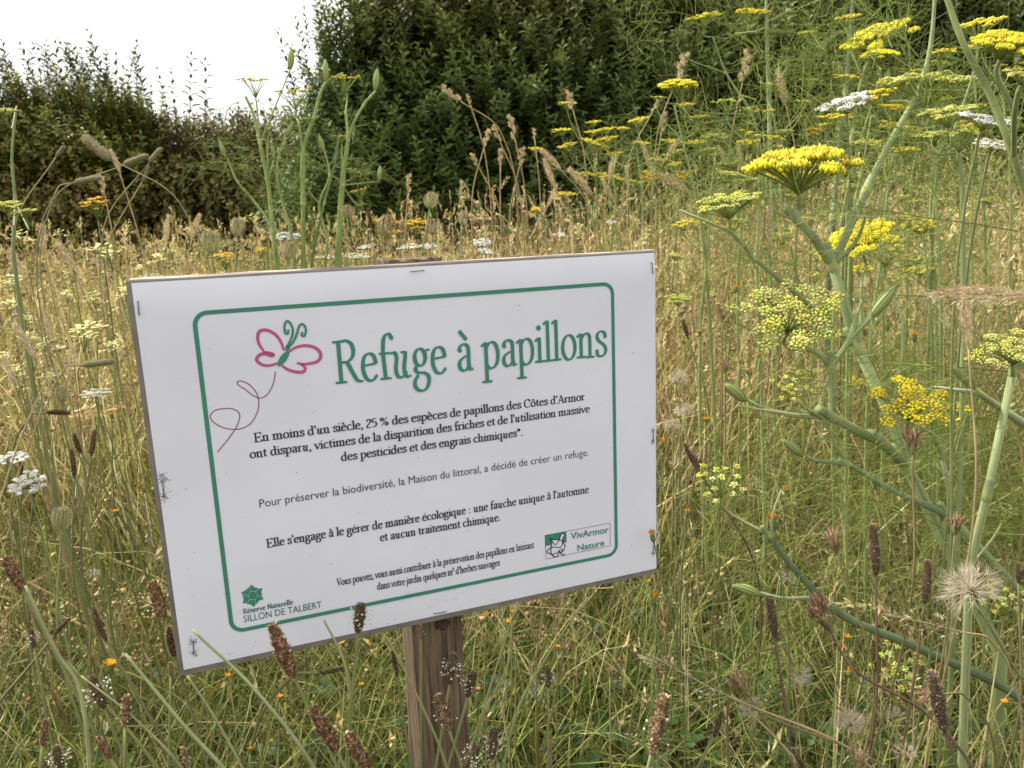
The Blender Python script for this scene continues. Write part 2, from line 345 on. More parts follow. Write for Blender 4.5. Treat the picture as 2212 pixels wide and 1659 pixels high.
GL = {
 'a': (.50, [[(.10, .50), (.13, .60), (.24, .65), (.35, .59), (.37, .46), (.37, .12), (.41, .03), (.48, .04)], [(.37, .38), (.24, .34), (.11, .25), (.09, .12), (.17, .02), (.28, .03), (.37, .12)], DOT(.12, .51)]),
 'b': (.56, St(.13, .06, 1.03, 'f', '') + BO), 'c': (.48, [A_(.28, .32, .20, .31, 55, 315), DOT(.39, .55)]), 'd': (.58, St(.43, .02, 1.03, 'f', '') + DB + [[(.43, .03), (.54, .05)]]),
 'e': (.50, [[(.09, .37), (.43, .40)], [(.43, .40), (.38, .58), (.26, .64), (.14, .58), (.08, .40), (.09, .20), (.18, .04), (.30, .01), (.44, .12)]]),
 'f': (.34, [[(.40, .97), (.33, 1.05), (.23, 1.02), (.17, .88), (.17, .02)], [(.04, .02), (.32, .02)], [(.04, .61), (.33, .61)], DOT(.40, .96)]),
 'g': (.52, [A_(.24, .44, .15, .20, 0, 360, 20), [(.35, .57), (.51, .61)], [(.16, .27), (.09, .17), (.15, .09), (.34, .06), (.45, -.03), (.45, -.18), (.34, -.34), (.18, -.35), (.06, -.24), (.07, -.10), (.16, .02)]]),
 'h': (.58, St(.13, .02, 1.03) + AR(.13)), 'i': (.27, St(.14, .02, .63) + [DOT(.13, .88, .07)]), 'j': (.27, [[(.14, .63), (.14, -.15), (.08, -.32), (-.04, -.34)], [(.02, .56), (.12, .63)], DOT(.13, .88, .07)]),
 'l': (.27, St(.14, .02, 1.03)), 'm': (.87, St(.13, .02, .63) + AR(.13) + AR(.42)), 'n': (.58, St(.13, .02, .63) + AR(.13)), 'o': (.54, [A_(.27, .32, .20, .31, 0, 360, 24)]),
 'p': (.57, St(.13, -.34, .63) + BO), 'q': (.57, St(.43, -.34, .62, '', 's') + DB), 'r': (.40, St(.13, .02, .63) + [[(.13, .46), (.22, .60), (.33, .61)], DOT(.34, .58)]),
 's': (.43, [[(.36, .48), (.33, .60), (.22, .65), (.11, .60), (.09, .49), (.17, .39), (.30, .30), (.37, .18), (.32, .05), (.20, .01), (.10, .05), (.07, .18)]]),
 't': (.35, [[(.16, .80), (.16, .14), (.20, .03), (.33, .05)], [(.03, .61), (.32, .61)]]), 'u': (.58, [[(.02, .60), (.13, .60), (.13, .16), (.19, .03), (.30, .02), (.42, .14)], [(.30, .60), (.42, .60)], [(.42, .60), (.42, .02), (.54, .03)]]),
 'v': (.50, [[(.06, .62), (.26, .02)], [(.26, .02), (.46, .62)], [(-.02, .61), (.17, .61)], [(.36, .61), (.54, .61)]]), 'x': (.50, [[(.06, .61), (.44, .02)], [(.42, .61), (.07, .02)], [(0, .61), (.18, .61)], [(.32, .02), (.52, .02)], [(.33, .61), (.5, .61)], [(0, .02), (.17, .02)]]),
 'z': (.46, [[(.06, .48), (.07, .61), (.40, .61), (.05, .02), (.40, .02), (.43, .15)]]),
 'R': (.70, St(.17, .02, .99, 's') + [[(.17, .97), (.38, .98), (.52, .88), (.53, .64), (.40, .51), (.17, .50)], [(.36, .50), (.50, .22), (.62, .04), (.74, .02)]]),
 'E': (.68, St(.16, .02, .99, 's') + [[(.16, .97), (.56, .97), (.58, .82)], [(.16, .51), (.44, .51)], [(.44, .42), (.44, .60)], [(.16, .02), (.58, .02), (.62, .2)]]),
 'C': (.70, [A_(.38, .50, .30, .49, 48, 312, 18), [(.60, .70), (.60, .96)]]), 'A': (.72, [[(.10, .02), (.36, .98)], [(.36, .98), (.62, .02)], [(.20, .34), (.52, .34)], [(0, .02), (.2, .02)], [(.5, .02), (.74, .02)]]),
 'V': (.70, [[(.10, .98), (.36, .02)], [(.36, .02), (.62, .98)], [(0, .97), (.24, .97)], [(.50, .97), (.72, .97)]]), 'N': (.74, [[(.14, .02), (.14, .98)], [(.14, .98), (.60, .02)], [(.60, .02), (.60, .98)], [(.03, .02), (.25, .02)], [(.5, .97), (.71, .97)]]),
 '2': (.50, [[(.08, .72), (.12, .90), (.26, .96), (.38, .86), (.36, .62), (.07, .03), (.42, .03)]]), '5': (.50, [[(.40, .95), (.14, .95), (.10, .58), (.26, .60), (.40, .46), (.36, .16), (.20, .02), (.08, .08)]]),
 '%': (.80, [A_(.17, .76, .11, .18, 0, 360), A_(.58, .22, .11, .18, 0, 360), [(.62, .96), (.14, .02)]]), "'": (.18, [[(.09, 1.0), (.09, .74)]]), ',': (.24, [[(.12, .05), (.11, -.10), (.05, -.18)], DOT(.11, .06, .08)]), '.': (.26, [DOT(.10, .07, .09)]),
 ':': (.30, [DOT(.13, .07, .085), DOT(.13, .52, .085)]), '*': (.40, [[(.2, .98), (.2, .62)], [(.05, .9), (.35, .7)], [(.35, .9), (.05, .7)]]), ' ': (.26, []), '\u00b2': (.30, [[(.04, .9), (.12, 1.02), (.22, .95), (.04, .60), (.25, .60)]])}
def penned(name, s, uv0, uv1, cap, m, t1=.125, t0=.055, h=0.0004, lh=None, track=0.0):
    x0, y0 = plane(*uv0); x1, y1 = plane(*uv1); X = 0; items = []
    for ch in s:
        b = ACC[ch][0] if ch in ACC else ch; adv, stk = GL[b]; items += [(X, q) for q in stk]
        if ch in ACC:
            c = .25; k = ACC[ch][1]
            items += [(X, q) for q in ({'g': [[(c - .12, .97), (c + .07, .76)]], 'a': [[(c + .14, .97), (c - .05, .76)]], 'c': [[(c - .14, .76), (c, .92)], [(c, .92), (c + .14, .76)]]}[k])]
        X += adv + track
    X -= .05; sx = (x1 - x0) / X; g = G(); k0 = 0
    def pl_(x, y, dz=0): t = x / X; return sp(x0 + x * sx, y0 + t * (y1 - y0) - y * cap, h + dz)
    for n_, (ox, q) in enumerate(items):
        dz = (n_ % 6) * 2e-5
        if q[0] == 'dot':
            r_ = q[3]; P = [pl_(ox + q[1] + r_ * math.cos(a) * (cap / sx if sx else 1) ** .5, q[2] + r_ * math.sin(a), dz) for a in np.linspace(0, 6.283, 11)[:-1]]
            g.add(P, [[0, i, i + 1] for i in range(1, 9)], (1, 1, 1)); continue
        P = np.array(q, float); P = smoothp(P, 5) if len(P) > 2 else P
        T = norm(np.gradient(P, axis=0)); a = np.abs(T @ np.array([-.22, .975])); ww = (t0 + (t1 - t0) * a ** 1.4) / 2
        if len(q) == 2 and T[0][0] * T[0][1] > .05: ww = ww * .55 if abs(T[0][1]) > .7 else ww     # up-strokes stay light
        Nn = np.stack([-T[:, 1], T[:, 0]], -1); e = T * .012; P = P.copy(); P[0] -= e[0]; P[-1] += e[-1]
        Lp, Rp = P - Nn * ww[:, None], P + Nn * ww[:, None]; n = len(P)
        V = [pl_(ox + a_, b_, dz) for a_, b_ in np.concatenate([Lp, Rp])]
        g.add(V, [[i, i + 1, n + i + 1] for i in range(n - 1)] + [[i, n + i + 1, n + i] for i in range(n - 1)], (1, 1, 1))
    return obj(name, mesh(name, g, m), paper)
def strokeg(g, pts, wid, h=0.0004, closed=False, sm=True, conv=None, taper=None):
    P = np.array([plane(*q) if conv is None else conv(*q) for q in pts], float)
    if closed: P = np.concatenate([P, P[:1]])
    if sm: P = smoothp(P, 6)
    T = norm(np.gradient(P, axis=0)); Nn = np.stack([-T[:, 1], T[:, 0]], -1)
    ww = np.full(len(P), wid / 2.0)
    if taper: ww = ww * (taper + (1 - taper) * np.sin(np.linspace(0.15, np.pi - 0.15, len(P))))
    A, B = P - Nn * ww[:, None], P + Nn * ww[:, None]
    V = [sp(x, y, h) for x, y in np.concatenate([A, B])]; m = len(P)
    F = [[i, i + 1, m + i + 1] for i in range(m - 1)] + [[i, m + i + 1, m + i] for i in range(m - 1)]
    g.add(V, F, (1, 1, 1))
z1 = lambda x, y: ((300 + x / 2.766) * .86406, (600 + y / 2.766) * .86406)     # crop pixels -> photograph pixels
z5 = lambda x, y: ((1320 + x / 8.508) * .86406, (1280 + y / 8.508) * .86406)
z6 = lambda x, y: ((580 + x / 8.508) * .86406, (1430 + y / 8.508) * .86406)
# rounded green border
cTL, cTR, cBR, cBL = [np.array(plane(*q)) for q in ((419, 675), (1325, 614), (1329, 1196), (501, 1366))]
bx0, bx1 = (cTL[0] + cBL[0]) / 2, (cTR[0] + cBR[0]) / 2; by0, by1 = (cTL[1] + cTR[1]) / 2, (cBL[1] + cBR[1]) / 2
def ring(inset, rad, k=8):
    o = []
    for cx, cy, a0 in ((bx1 - rad, by0 + rad, -90), (bx1 - rad, by1 - rad, 0), (bx0 + rad, by1 - rad, 90), (bx0 + rad, by0 + rad, 180)):
        for t in np.radians(np.linspace(a0, a0 + 90, k)): o.append((cx + (rad - inset) * np.cos(t), cy + (rad - inset) * np.sin(t)))
    return o
g = G(); r1, r2 = ring(-0.0016, 0.009), ring(0.0016, 0.009); m_ = len(r1)
g.add([sp(x, y, 0.0004) for x, y in r1 + r2], [[i, (i + 1) % m_, m_ + (i + 1) % m_] for i in range(m_)] + [[i, m_ + (i + 1) % m_, m_ + i] for i in range(m_)], (1, 1, 1))
obj('green_border', mesh('green_border', g, matgreen), paper)
penned('title_lettering', 'Refuge à papillons', (724, 831), (1309, 769), 0.0342, matgreen, .112, .048)
for s, a, b, cap, sf, mm in (
    ("En moins d'un siècle, 25 % des espèces de papillons des Côtes d'Armor", (549, 955), (1262, 864), 0.0070, True, matink),
    ("ont disparu, victimes de la disparition des friches et de l'utilisation massive", (540, 990), (1273, 890), 0.0070, True, matink),
    ("des pesticides et des engrais chimiques*.", (737, 996), (1129, 941), 0.0070, True, matink),
    ("Pour préserver la biodiversité, la Maison du littoral, a décidé de créer un refuge.", (561, 1096), (1271, 984), 0.0064, False, matgrey),
    ("Elle s'engage à le gérer de manière écologique : une fauche unique à l'automne", (576, 1183), (1271, 1064), 0.0070, True, matink),
    ("et aucun traitement chimique.", (821, 1169), (1081, 1124), 0.0070, True, matink),
    ("Vous pouvez, vous aussi contribuer à la préservation des papillons en laissant", (728, 1265), (1153, 1183), 0.0062, True, matink),
    ("dans votre jardin quelques m² d'herbes sauvages", (815, 1274), (1079, 1221), 0.0062, True, matink)):
    if sf: penned('text_line', s, a, b, cap, mm, .145, .085)
    else: lettering('text_line', s, a, b, cap, mm, False, 0.0)
penned('logo_lettering', "Réserve Naturelle", (525, 1326), (633, 1304.5), 0.0042, matteal, .15, .09)
lettering('logo_lettering', "SILLON DE TALBERT", (527, 1344), (695, 1312), 0.0056, matteal, False, -0.002)
lettering('logo_lettering', "VivArmor", (1232.5, 1164.5), (1314, 1150), 0.0062, matgreen, False, 0.012, h=0.0007)
lettering('logo_lettering', "Nature", (1247, 1190), (1304.6, 1177.5), 0.0058, matgreen, False, 0.012, h=0.0007)
g = G()
L_ = [(378, 300), (580, 345), (645, 525), (500, 695), (290, 665), (215, 465)]; T_ = [(400, 255), (645, 330), (680, 570), (470, 745), (225, 670), (190, 430)]
Vx = [(395, 410), (500, 410), (545, 495), (490, 580), (385, 580), (340, 500)]; Mi = [(490, 320), (628, 430), (575, 612), (385, 690), (243, 570), (298, 372)]
def shrink(P, e):
    P = np.array(P, float); c = P.mean(0); d = P - c; l = np.linalg.norm(d, axis=1, keepdims=True); return c + d * (1 - e / l)
for k in range(6):
    n1 = (k + 1) % 6
    P = shrink([Vx[k], L_[k], T_[k], Mi[k], L_[n1], Vx[n1]], 6)
    polyfill(g, [plane(*z6(*q)) for q in P], (1, 1, 1), lambda x, y: sp(x, y, 0.0004))
polyfill(g, [plane(*z6(*q)) for q in shrink(Vx, 6)], (1, 1, 1), lambda x, y: sp(x, y, 0.0004))
obj('star_logo', mesh('star_logo', g, matgreen), paper)
g = G(); polyfill(g, [plane(*z5(*q)) for q in ((358, 493), (812, 410), (818, 640), (735, 655), (375, 720))], (1, 1, 1), lambda x, y: sp(x, y, 0.0004))
obj('logo_block', mesh('logo_block', g, matgreen), paper)
g = G(); polyfill(g, [plane(*z5(*q)) for q in ((490, 600), (560, 590), (650, 588), (690, 490), (730, 455), (768, 480), (740, 530), (730, 640), (770, 720), (740, 820), (600, 940), (520, 900), (485, 870), (490, 740))], (1, 1, 1), lambda x, y: sp(x, y, 0.0006))
obj('bird_body', mesh('bird_body', g, matp), paper)
g = G()
for P in (((660, 600), (672, 540), (690, 490), (722, 450), (768, 472), (770, 500), (748, 525), (730, 590), (740, 640), (775, 700), (765, 770), (720, 840), (680, 850)),
          ((460, 558), (560, 582), (650, 585), (715, 610), (722, 680), (690, 735), (620, 745), (540, 738), (490, 742)),
          ((465, 560), (490, 610), (490, 740), (486, 870), (520, 920), (580, 950), (620, 930), (655, 850), (700, 885), (770, 900)),
          ((505, 610), (545, 670), (590, 682), (625, 640), (658, 595)),
          ((490, 745), (430, 790), (395, 840), (460, 880), (490, 890), (560, 880), (640, 835), (700, 780), (730, 805), (690, 845), (650, 830))):
    strokeg(g, P, 0.00085, 0.0008, conv=lambda x, y: plane(*z5(x, y)))
obj('bird_outline', mesh('bird_outline', g, matink), paper)
g = G(); strokeg(g, [z5(*q) for q in ((358, 493), (1740, 232))], .0004, .0005, sm=False); strokeg(g, [z5(*q) for q in ((1740, 232), (1745, 716))], .0004, .0005, sm=False)
strokeg(g, [z5(*q) for q in ((1745, 716), (377, 998))], .0004, .0005, sm=False); strokeg(g, [z5(*q) for q in ((377, 998), (358, 493))], .0004, .0005, sm=False)
obj('logo_frame', mesh('logo_frame', g, matgrey), paper)
g = G()
for P in (((1135, 765), (1110, 700), (1070, 650), (1010, 623), (965, 632), (952, 670), (962, 720), (992, 765)),
          ((985, 772), (1030, 780), (1062, 795), (1050, 800), (1000, 786), (965, 795), (945, 825), (965, 852), (1010, 868), (1060, 862), (1090, 850)),
          ((1165, 775), (1210, 745), (1270, 730), (1330, 737), (1375, 765), (1388, 800), (1370, 835), (1320, 852), (1270, 858), (1222, 850)),
          ((1250, 858), (1280, 885), (1270, 908), (1220, 912), (1160, 895), (1118, 868))):
    strokeg(g, [z1(*q) for q in P], 0.0026, 0.0004, taper=0.6)
obj('butterfly_wings', mesh('butterfly_wings', g, matpink), paper)
g = G(); polyfill(g, [plane(*z1(*q)) for q in ((1150, 765), (1168, 770), (1170, 792), (1150, 832), (1112, 870), (1092, 874), (1088, 850), (1108, 805))], (1, 1, 1), lambda x, y: sp(x, y, 0.0007))
strokeg(g, [z1(*q) for q in ((1146, 747), (1157, 736), (1167, 747), (1157, 758), (1147, 750))], .0016, .0007)
strokeg(g, [z1(*q) for q in ((1155, 735), (1180, 690), (1195, 630), (1180, 580), (1155, 560), (1140, 582), (1138, 620), (1150, 648), (1164, 636), (1160, 618))], .0017, .0007)
strokeg(g, [z1(*q) for q in ((1165, 740), (1200, 700), (1225, 640), (1237, 600), (1258, 580), (1280, 600), (1283, 640), (1268, 665), (1256, 652), (1262, 635))], .0017, .0007)
obj('butterfly_body', mesh('butterfly_body', g, matgreen), paper)
g = G(); strokeg(g, [z1(*q) for q in ((1075, 910), (1060, 990), (1020, 1065), (975, 1092), (930, 1080), (870, 1035), (812, 980), (850, 978), (900, 1005), (945, 1060), (960, 1120), (945, 1200), (900, 1270), (830, 1305), (750, 1305), (670, 1275), (625, 1225), (645, 1185), (720, 1165), (790, 1170), (825, 1200), (815, 1270), (760, 1360), (675, 1465))], .0008)
obj('flight_trail', mesh('flight_trail', g, matmauve), paper)
# staples with their rust
for (u0, v0, u1, v1, rust) in ((298, 650, 301, 681, 0), (351, 1036, 355, 1073, 3), (417, 1385, 419, 1412, 2), (888, 586, 916, 584, 0),
                               (1407, 567, 1409, 592, 0), (1410, 930, 1410, 954, 1), (1412, 1148, 1410, 1196, 1), (937, 1325, 964, 1320, 0)):
    a, b = np.array(plane(u0, v0)), np.array(plane(u1, v1)); d = (b - a) / np.linalg.norm(b - a)
    g = G(); tube(g, [sp(*a, -0.001), sp(*(a + d * .0004), .0012), sp(*(b - d * .0004), .0013), sp(*b, -0.001)], 0.00042, (1, 1, 1), 6)
    st = obj('staple', mesh('staple', g, matmetal), sign)
    r = np.random.default_rng(int(u0)); g = G(); nn = 10 + rust * 55
    for q in range(nn):
        c = (a if r.random() < .6 else b) + r.normal(0, 0.0007 + .0005 * rust, 2); s_ = 0.00012 + r.random() * 0.00028
        th = np.arange(5) * 1.2566 + r.random() * 6; rr = s_ * (0.6 + r.random(5))
        g.add([sp(c[0] + x * np.cos(t), c[1] + x * np.sin(t), 0.00045 + q * 1e-6) for x, t in zip(rr, th)], [[0, 1, 2], [0, 2, 3], [0, 3, 4]], (1, 1, 1))
    if rust: obj('rust_stain', mesh('rust_stain', g, matspeck), st)
r = np.random.default_rng(5); g = G()
for q in range(560):
    x, y = r.random() * SW, r.random() ** 0.8 * SH
    if q > 330: x, y = plane(480 + r.random() * 180, 1432 - (r.random() ** 2) * 22 + 0.0); y -= (x - .03) * 0.0
    elif q > 250: x, y = plane(930 + r.normal(0, 60), 1300 + r.normal(0, 25))
    if not (0.002 < x < SW - .002 and 0.02 < y < SH - .002): continue
    s_ = 0.0001 + r.random() ** 3 * 0.00035; th = np.arange(5) * 1.2566 + r.random() * 6; rr = s_ * (0.5 + r.random(5))
    g.add([sp(x + a_ * np.cos(t), y + a_ * np.sin(t), 0.0009) for a_, t in zip(rr, th)], [[0, 1, 2], [0, 2, 3], [0, 3, 4]], (1, 1, 1))
d_ = obj('dirt_specks', mesh('dirt_specks', g, matspeck), paper, kind='stuff')

# ================================================================== GROUND
g = G(); n_ = 90; X, Y = np.meshgrid(np.linspace(-1, 1, n_ + 1), np.linspace(-1, 1, n_ + 1))
X = np.sign(X) * np.abs(X) ** 3 * 120; Y = np.sign(Y) * np.abs(Y) ** 3 * 120 + 2
Z = 0.02 * np.sin(X * 2.1) * np.sin(Y * 1.7) * np.exp(-(X ** 2 + Y ** 2) / 60)
i, j = np.meshgrid(np.arange(n_), np.arange(n_), indexing='ij'); a = i * (n_ + 1) + j
g.add(np.stack([X, Y, Z], -1).reshape(-1, 3), np.concatenate([np.stack([a, a + 1, a + n_ + 2], -1).reshape(-1, 3), np.stack([a, a + n_ + 2, a + n_ + 1], -1).reshape(-1, 3)]), (1, 1, 1))
obj('ground', mesh('ground', g, M['soil'], True), kind='structure')

# ================================================================== HEDGES
def leafT(wr=0.36, fold=0.16, droop=0.25, C=(1, 1, 1)):
    V = np.array([[0, 0, 0], [-wr / 2, .42, fold * .4], [wr / 2, .42, fold * .4], [0, .48, -.04], [-wr * .30, .76, fold * .1 - droop * .3], [wr * .30, .76, fold * .1 - droop * .3], [0, 1, -droop]])
    F = np.array([[0, 3, 1], [0, 2, 3], [1, 3, 4], [3, 2, 5], [4, 3, 6], [3, 5, 6]])
    return V, F, np.tile(np.array(C, float), (7, 1))
def shootT(nn, L, ll, seed, wr=0.42, C0=(0.06, 0.10, 0.025), C1=(0.14, 0.19, 0.05), stemC=(0.10, 0.10, 0.04), alt=False):
    r = np.random.default_rng(seed); g = G()
    z = np.linspace(0, L, 3); bend = r.normal(0, 0.05, 2)
    path = np.stack([bend[0] * (z / L) ** 2 * L * 2, bend[1] * (z / L) ** 2 * L * 2, z], -1)
    tube(g, path, np.linspace(0.0032, 0.0016, 3), stemC, 3)
    P, D, S, Cc = [], [], [], []
    for k in range(nn):
        t = (k + 0.4) / nn
        for sgn in ((0, 1) if not alt else (k % 2,)):
            az_ = k * 1.5708 + sgn * np.pi + r.normal(0, .25); up = 0.55 + 0.5 * t + r.normal(0, .15)
            P.append([np.interp(t * L, z, path[:, 0]), np.interp(t * L, z, path[:, 1]), t * L]); D.append([np.cos(az_), np.sin(az_), up])
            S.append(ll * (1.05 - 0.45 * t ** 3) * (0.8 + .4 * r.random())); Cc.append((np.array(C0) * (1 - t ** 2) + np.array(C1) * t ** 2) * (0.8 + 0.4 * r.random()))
    D = norm(np.array(D)); upv = np.tile([[0, 0, 1.]], (len(D), 1)); X = norm(np.cross(D, upv) + r.normal(0, .12, D.shape)); Zn = np.cross(X, D)
    stamp(g, leafT(wr), np.array(P), np.stack([X, D, Zn], -1), np.array(S), np.array(Cc))
    return g.get()
privet = [shootT(10, 0.26, 0.048, s, wr=.45, C0=(0.064, 0.098, 0.025), C1=(0.115, 0.15, 0.038)) for s in range(5)]
tallshoots = [shootT(15, 0.50, 0.058, 20 + s, C0=(0.06, 0.085, 0.03), C1=(0.12, 0.15, 0.05)) for s in range(4)]
bramble = [shootT(9, 0.22, 0.045, 40 + s, 0.66, (0.105, 0.12, 0.03), (0.19, 0.185, 0.045), (0.14, 0.07, 0.05), True) for s in range(4)]
def vnoise(x, y, s, seed):
    r = np.random.default_rng(seed); k = r.normal(0, 1, (8, 2)) * s; p = r.random(8) * 6.283
    return sum(np.sin(x * k[i, 0] + y * k[i, 1] + p[i]) for i in range(8)) / 4
def hedge_top_right(x):                   # crest height above ground against x, at the front of the tall hedge
    return np.interp(x, [-1.5, -1.34, -1.2, -1.05, -0.85, -0.6, 0.2, 1.0, 3.0, 6.0], [0.8, 1.25, 1.6, 1.95, 2.3, 2.45, 2.42, 2.5, 2.45, 2.5])
def hedge_front_right(x, z): return 5.0 + 0.16 * vnoise(x, z, 2.2, 3) + 0.12 * np.maximum(z - 1.3, 0) ** 2
def top_left(x): return np.interp(x, [-8, -5.2, -4.3, -3.6, -3.2, -2.7, -2.0, -1.2], [1.92, 1.95, 2.02, 1.98, 1.85, 1.72, 1.72, 1.78])
def front_left(x, z): return 6.7 + 0.22 * vnoise(x, z, 1.8, 8)
def hedge_core(top, front, x0, x1, depth, inset):
    g = G(); xs = np.linspace(x0, x1, 60); zs = np.linspace(0, 1, 14); n = len(zs)
    V, F = [], []
    for x in xs:
        tp = max(top(x) - .13 + .05 * math.sin(x * 9.0), 0.2)
        for z in zs: V.append((x, front(x, z * tp) + inset, z * tp))
        for z in zs[::-1]: V.append((x, 5 + depth + inset, z * tp))
    m = 2 * n
    for a in range(len(xs) - 1):
        for b in range(m - 1): F += [[a * m + b, a * m + b + 1, (a + 1) * m + b + 1], [a * m + b, (a + 1) * m + b + 1, (a + 1) * m + b]]
    for a in (0, (len(xs) - 1) * m):
        for b in range(n - 1): F += [[a + b, a + b + 1, a + m - 2 - b], [a + b, a + m - 2 - b, a + m - 1 - b]]
    g.add(V, F, (0.022, 0.022, 0.012)); return g  # solid near-black body: the hedge's inner shade as colour, no modelled branches
def shell(T, n, xr, top, front, sc, tintf, depths, seed, outw=0.7, zmin=0.2, up=0.8):
    r = np.random.default_rng(seed); g = G()
    x = r.uniform(*xr, n); tz = r.random(n); z = zmin + tz * (top(x) - zmin); d = r.random(n) ** 1.3 * depths
    y = front(x, z) + d
    P = np.stack([x, y, z - 0.06], -1)
    D = np.stack([r.normal(0, .35, n), -outw + r.normal(0, .3, n), up + r.normal(0, .25, n)], -1)
    near = (top(x) - z) < 0.25; D[near, 1] *= 0.35; D[near, 2] += .5
    R = frames(D, r.random(n) * 6.28); S = sc * r.uniform(.75, 1.25, n); ti = tintf(x, z, r)
    k = r.integers(0, len(T), n)
    for q in range(len(T)): s_ = k == q; stamp(g, T[q], P[s_], R[s_], S[s_], ti[s_])
    return g
def crest(T, xs, top, front, yo, sc, tint, seed, lean=0.25, dz=0.1):
    r = np.random.default_rng(seed); n = len(xs); x = np.asarray(xs); g = []
    for q in range(n):
        tpz = top(x[q]); P = (x[q], front(x[q], tpz) + yo[q], tpz - dz)
        D = np.array([r.normal(0, lean), r.normal(0, lean), 1.0]); g.append((q % len(T), P, D, sc * r.uniform(.6, 1.2), r.random() * 6.28))
    return g
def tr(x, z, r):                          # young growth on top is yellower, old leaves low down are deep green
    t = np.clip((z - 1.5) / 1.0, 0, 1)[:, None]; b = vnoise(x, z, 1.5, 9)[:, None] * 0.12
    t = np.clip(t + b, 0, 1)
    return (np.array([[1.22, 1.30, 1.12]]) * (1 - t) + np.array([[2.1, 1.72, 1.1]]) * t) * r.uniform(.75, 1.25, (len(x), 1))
hr = obj('privet_hedge', None, None, (1.0, 5.5, 0), label='tall dense dark green privet hedge standing behind the sign and the meadow', cat='hedge')
def under(o, p): o.parent = p; o.matrix_parent_inverse = Matrix.Translation(-p.location); return o
under(obj('shade_core', mesh('shade_core', hedge_core(hedge_top_right, hedge_front_right, -1.35, 6.5, 1.6, 0.24), M['twig']), kind='stuff'), hr)  # added dark core that blocks light behind the leaves
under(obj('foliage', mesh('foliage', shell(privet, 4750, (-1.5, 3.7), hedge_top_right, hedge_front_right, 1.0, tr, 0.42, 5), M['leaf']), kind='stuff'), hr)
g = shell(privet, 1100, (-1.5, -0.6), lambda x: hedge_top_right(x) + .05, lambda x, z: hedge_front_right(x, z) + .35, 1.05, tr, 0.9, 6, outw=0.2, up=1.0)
r = np.random.default_rng(3)
n = 430; P = np.stack([r.uniform(-1.2, 3.7, n), r.uniform(5.3, 6.5, n), np.zeros(n)], -1); P[:, 2] = hedge_top_right(P[:, 0]) - 0.2 + 0.1 * vnoise(P[:, 0], P[:, 1], 3, 4)
stamp(g, privet[1], P, frames(np.stack([r.normal(0, .3, n), r.normal(0, .3, n), np.ones(n)], -1), r.random(n) * 6.28), r.uniform(.9, 1.4, n), np.array([[1.2, 1.05, .85]]) * r.uniform(.8, 1.2, (n, 1)))
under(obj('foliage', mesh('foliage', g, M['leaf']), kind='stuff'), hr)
shoot_me = [mesh('shoot', t, M['leaf']) for t in tallshoots]
shoot_sm = [mesh('shoot', t, M['leaf']) for t in privet]
def put_shoots(L_, par, meshes):
    for k, P, D, s, roll in L_:
        o = obj('shoot', meshes[k % len(meshes)]); place(o, P, D, s, roll); under(o, par)
r = np.random.default_rng(12)
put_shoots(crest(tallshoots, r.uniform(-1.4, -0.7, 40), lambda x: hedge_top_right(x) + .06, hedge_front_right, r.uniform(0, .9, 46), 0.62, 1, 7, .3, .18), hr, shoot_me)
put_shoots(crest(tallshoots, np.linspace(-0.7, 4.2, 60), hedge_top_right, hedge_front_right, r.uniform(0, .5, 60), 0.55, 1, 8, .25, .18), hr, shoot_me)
# shoots leaning out of the hedge's end against the sky
for (u, v, u2, v2, d) in ((640, 200, 598, 70, 5.2), (665, 160, 655, 40, 5.3), (690, 120, 678, 20, 5.3), (655, 240, 615, 150, 5.2), (680, 200, 630, 100, 5.25), (640, 290, 622, 170, 5.1), (700, 90, 705, 5, 5.3), (670, 110, 650, 12, 5.4), (650, 330, 628, 250, 5.1)):
    a, b = W(u, v, d), W(u2, v2, d); o = obj('shoot', shoot_me[int(u) % 4]); place(o, a, b - a, np.linalg.norm(b - a) / 0.5, u); under(o, hr)
# the mixed hedge farther off
hl = obj('bramble_hedge', None, None, (-3.5, 7.2, 0), label='lower olive brown mixed hedge of privet and bramble with bare twigs', cat='hedge')
under(obj('shade_core', mesh('shade_core', hedge_core(top_left, front_left, -8, -1.0, 2.9, 0.35), M['twig']), kind='stuff'), hl)  # same added dark core, standing in for the shade inside this hedge
def tl(x, z, r):
    b = vnoise(x, z, 1.3, 19)[:, None]
    return np.clip(np.array([[1.55, 1.32, 1.15]]) + b * np.array([[.5, .25, .15]]), 0.3, 3) * r.uniform(.6, 1.3, (len(x), 1))
def tl2(x, z, r):
    return np.array([[2.0, 1.75, 1.1]]) * r.uniform(.7, 1.2, (len(x), 1))
under(obj('foliage', mesh('foliage', shell(bramble, 3200, (-4.95, -1.3), top_left, front_left, 1.1, tl, 0.4, 15, up=.5), M['leaf']), kind='stuff'), hl)
g = shell(privet, 900, (-4.95, -2.9), lambda x: top_left(x) + .05, lambda x, z: front_left(x, z) + .0, 1.15, tl2, 0.5, 16, zmin=1.45)
stamp(g, privet[0], *(lambda n: (np.stack([r.uniform(-5.6, -1.2, n), r.uniform(6.9, 8.0, n), np.zeros(n)], -1) + [0, 0, 1.55], frames(np.stack([r.normal(0, .3, n), r.normal(0, .3, n), np.ones(n)], -1), r.random(n) * 6), r.uniform(.9, 1.5, n)))(500))
under(obj('foliage', mesh('foliage', g, M['leaf']), kind='stuff'), hl)
r = np.random.default_rng(77)
xs = np.concatenate([r.uniform(-5.4, -3.1, 70), r.normal(-4.35, .25, 14), r.normal(-3.6, .12, 10), r.uniform(-3.2, -2.6, 10)])
put_shoots(crest(tallshoots, xs, top_left, front_left, r.uniform(0, .7, len(xs)), 1.25, 1, 17, .16, .05), hl, shoot_me)
xs = r.uniform(-3.0, -1.3, 44)
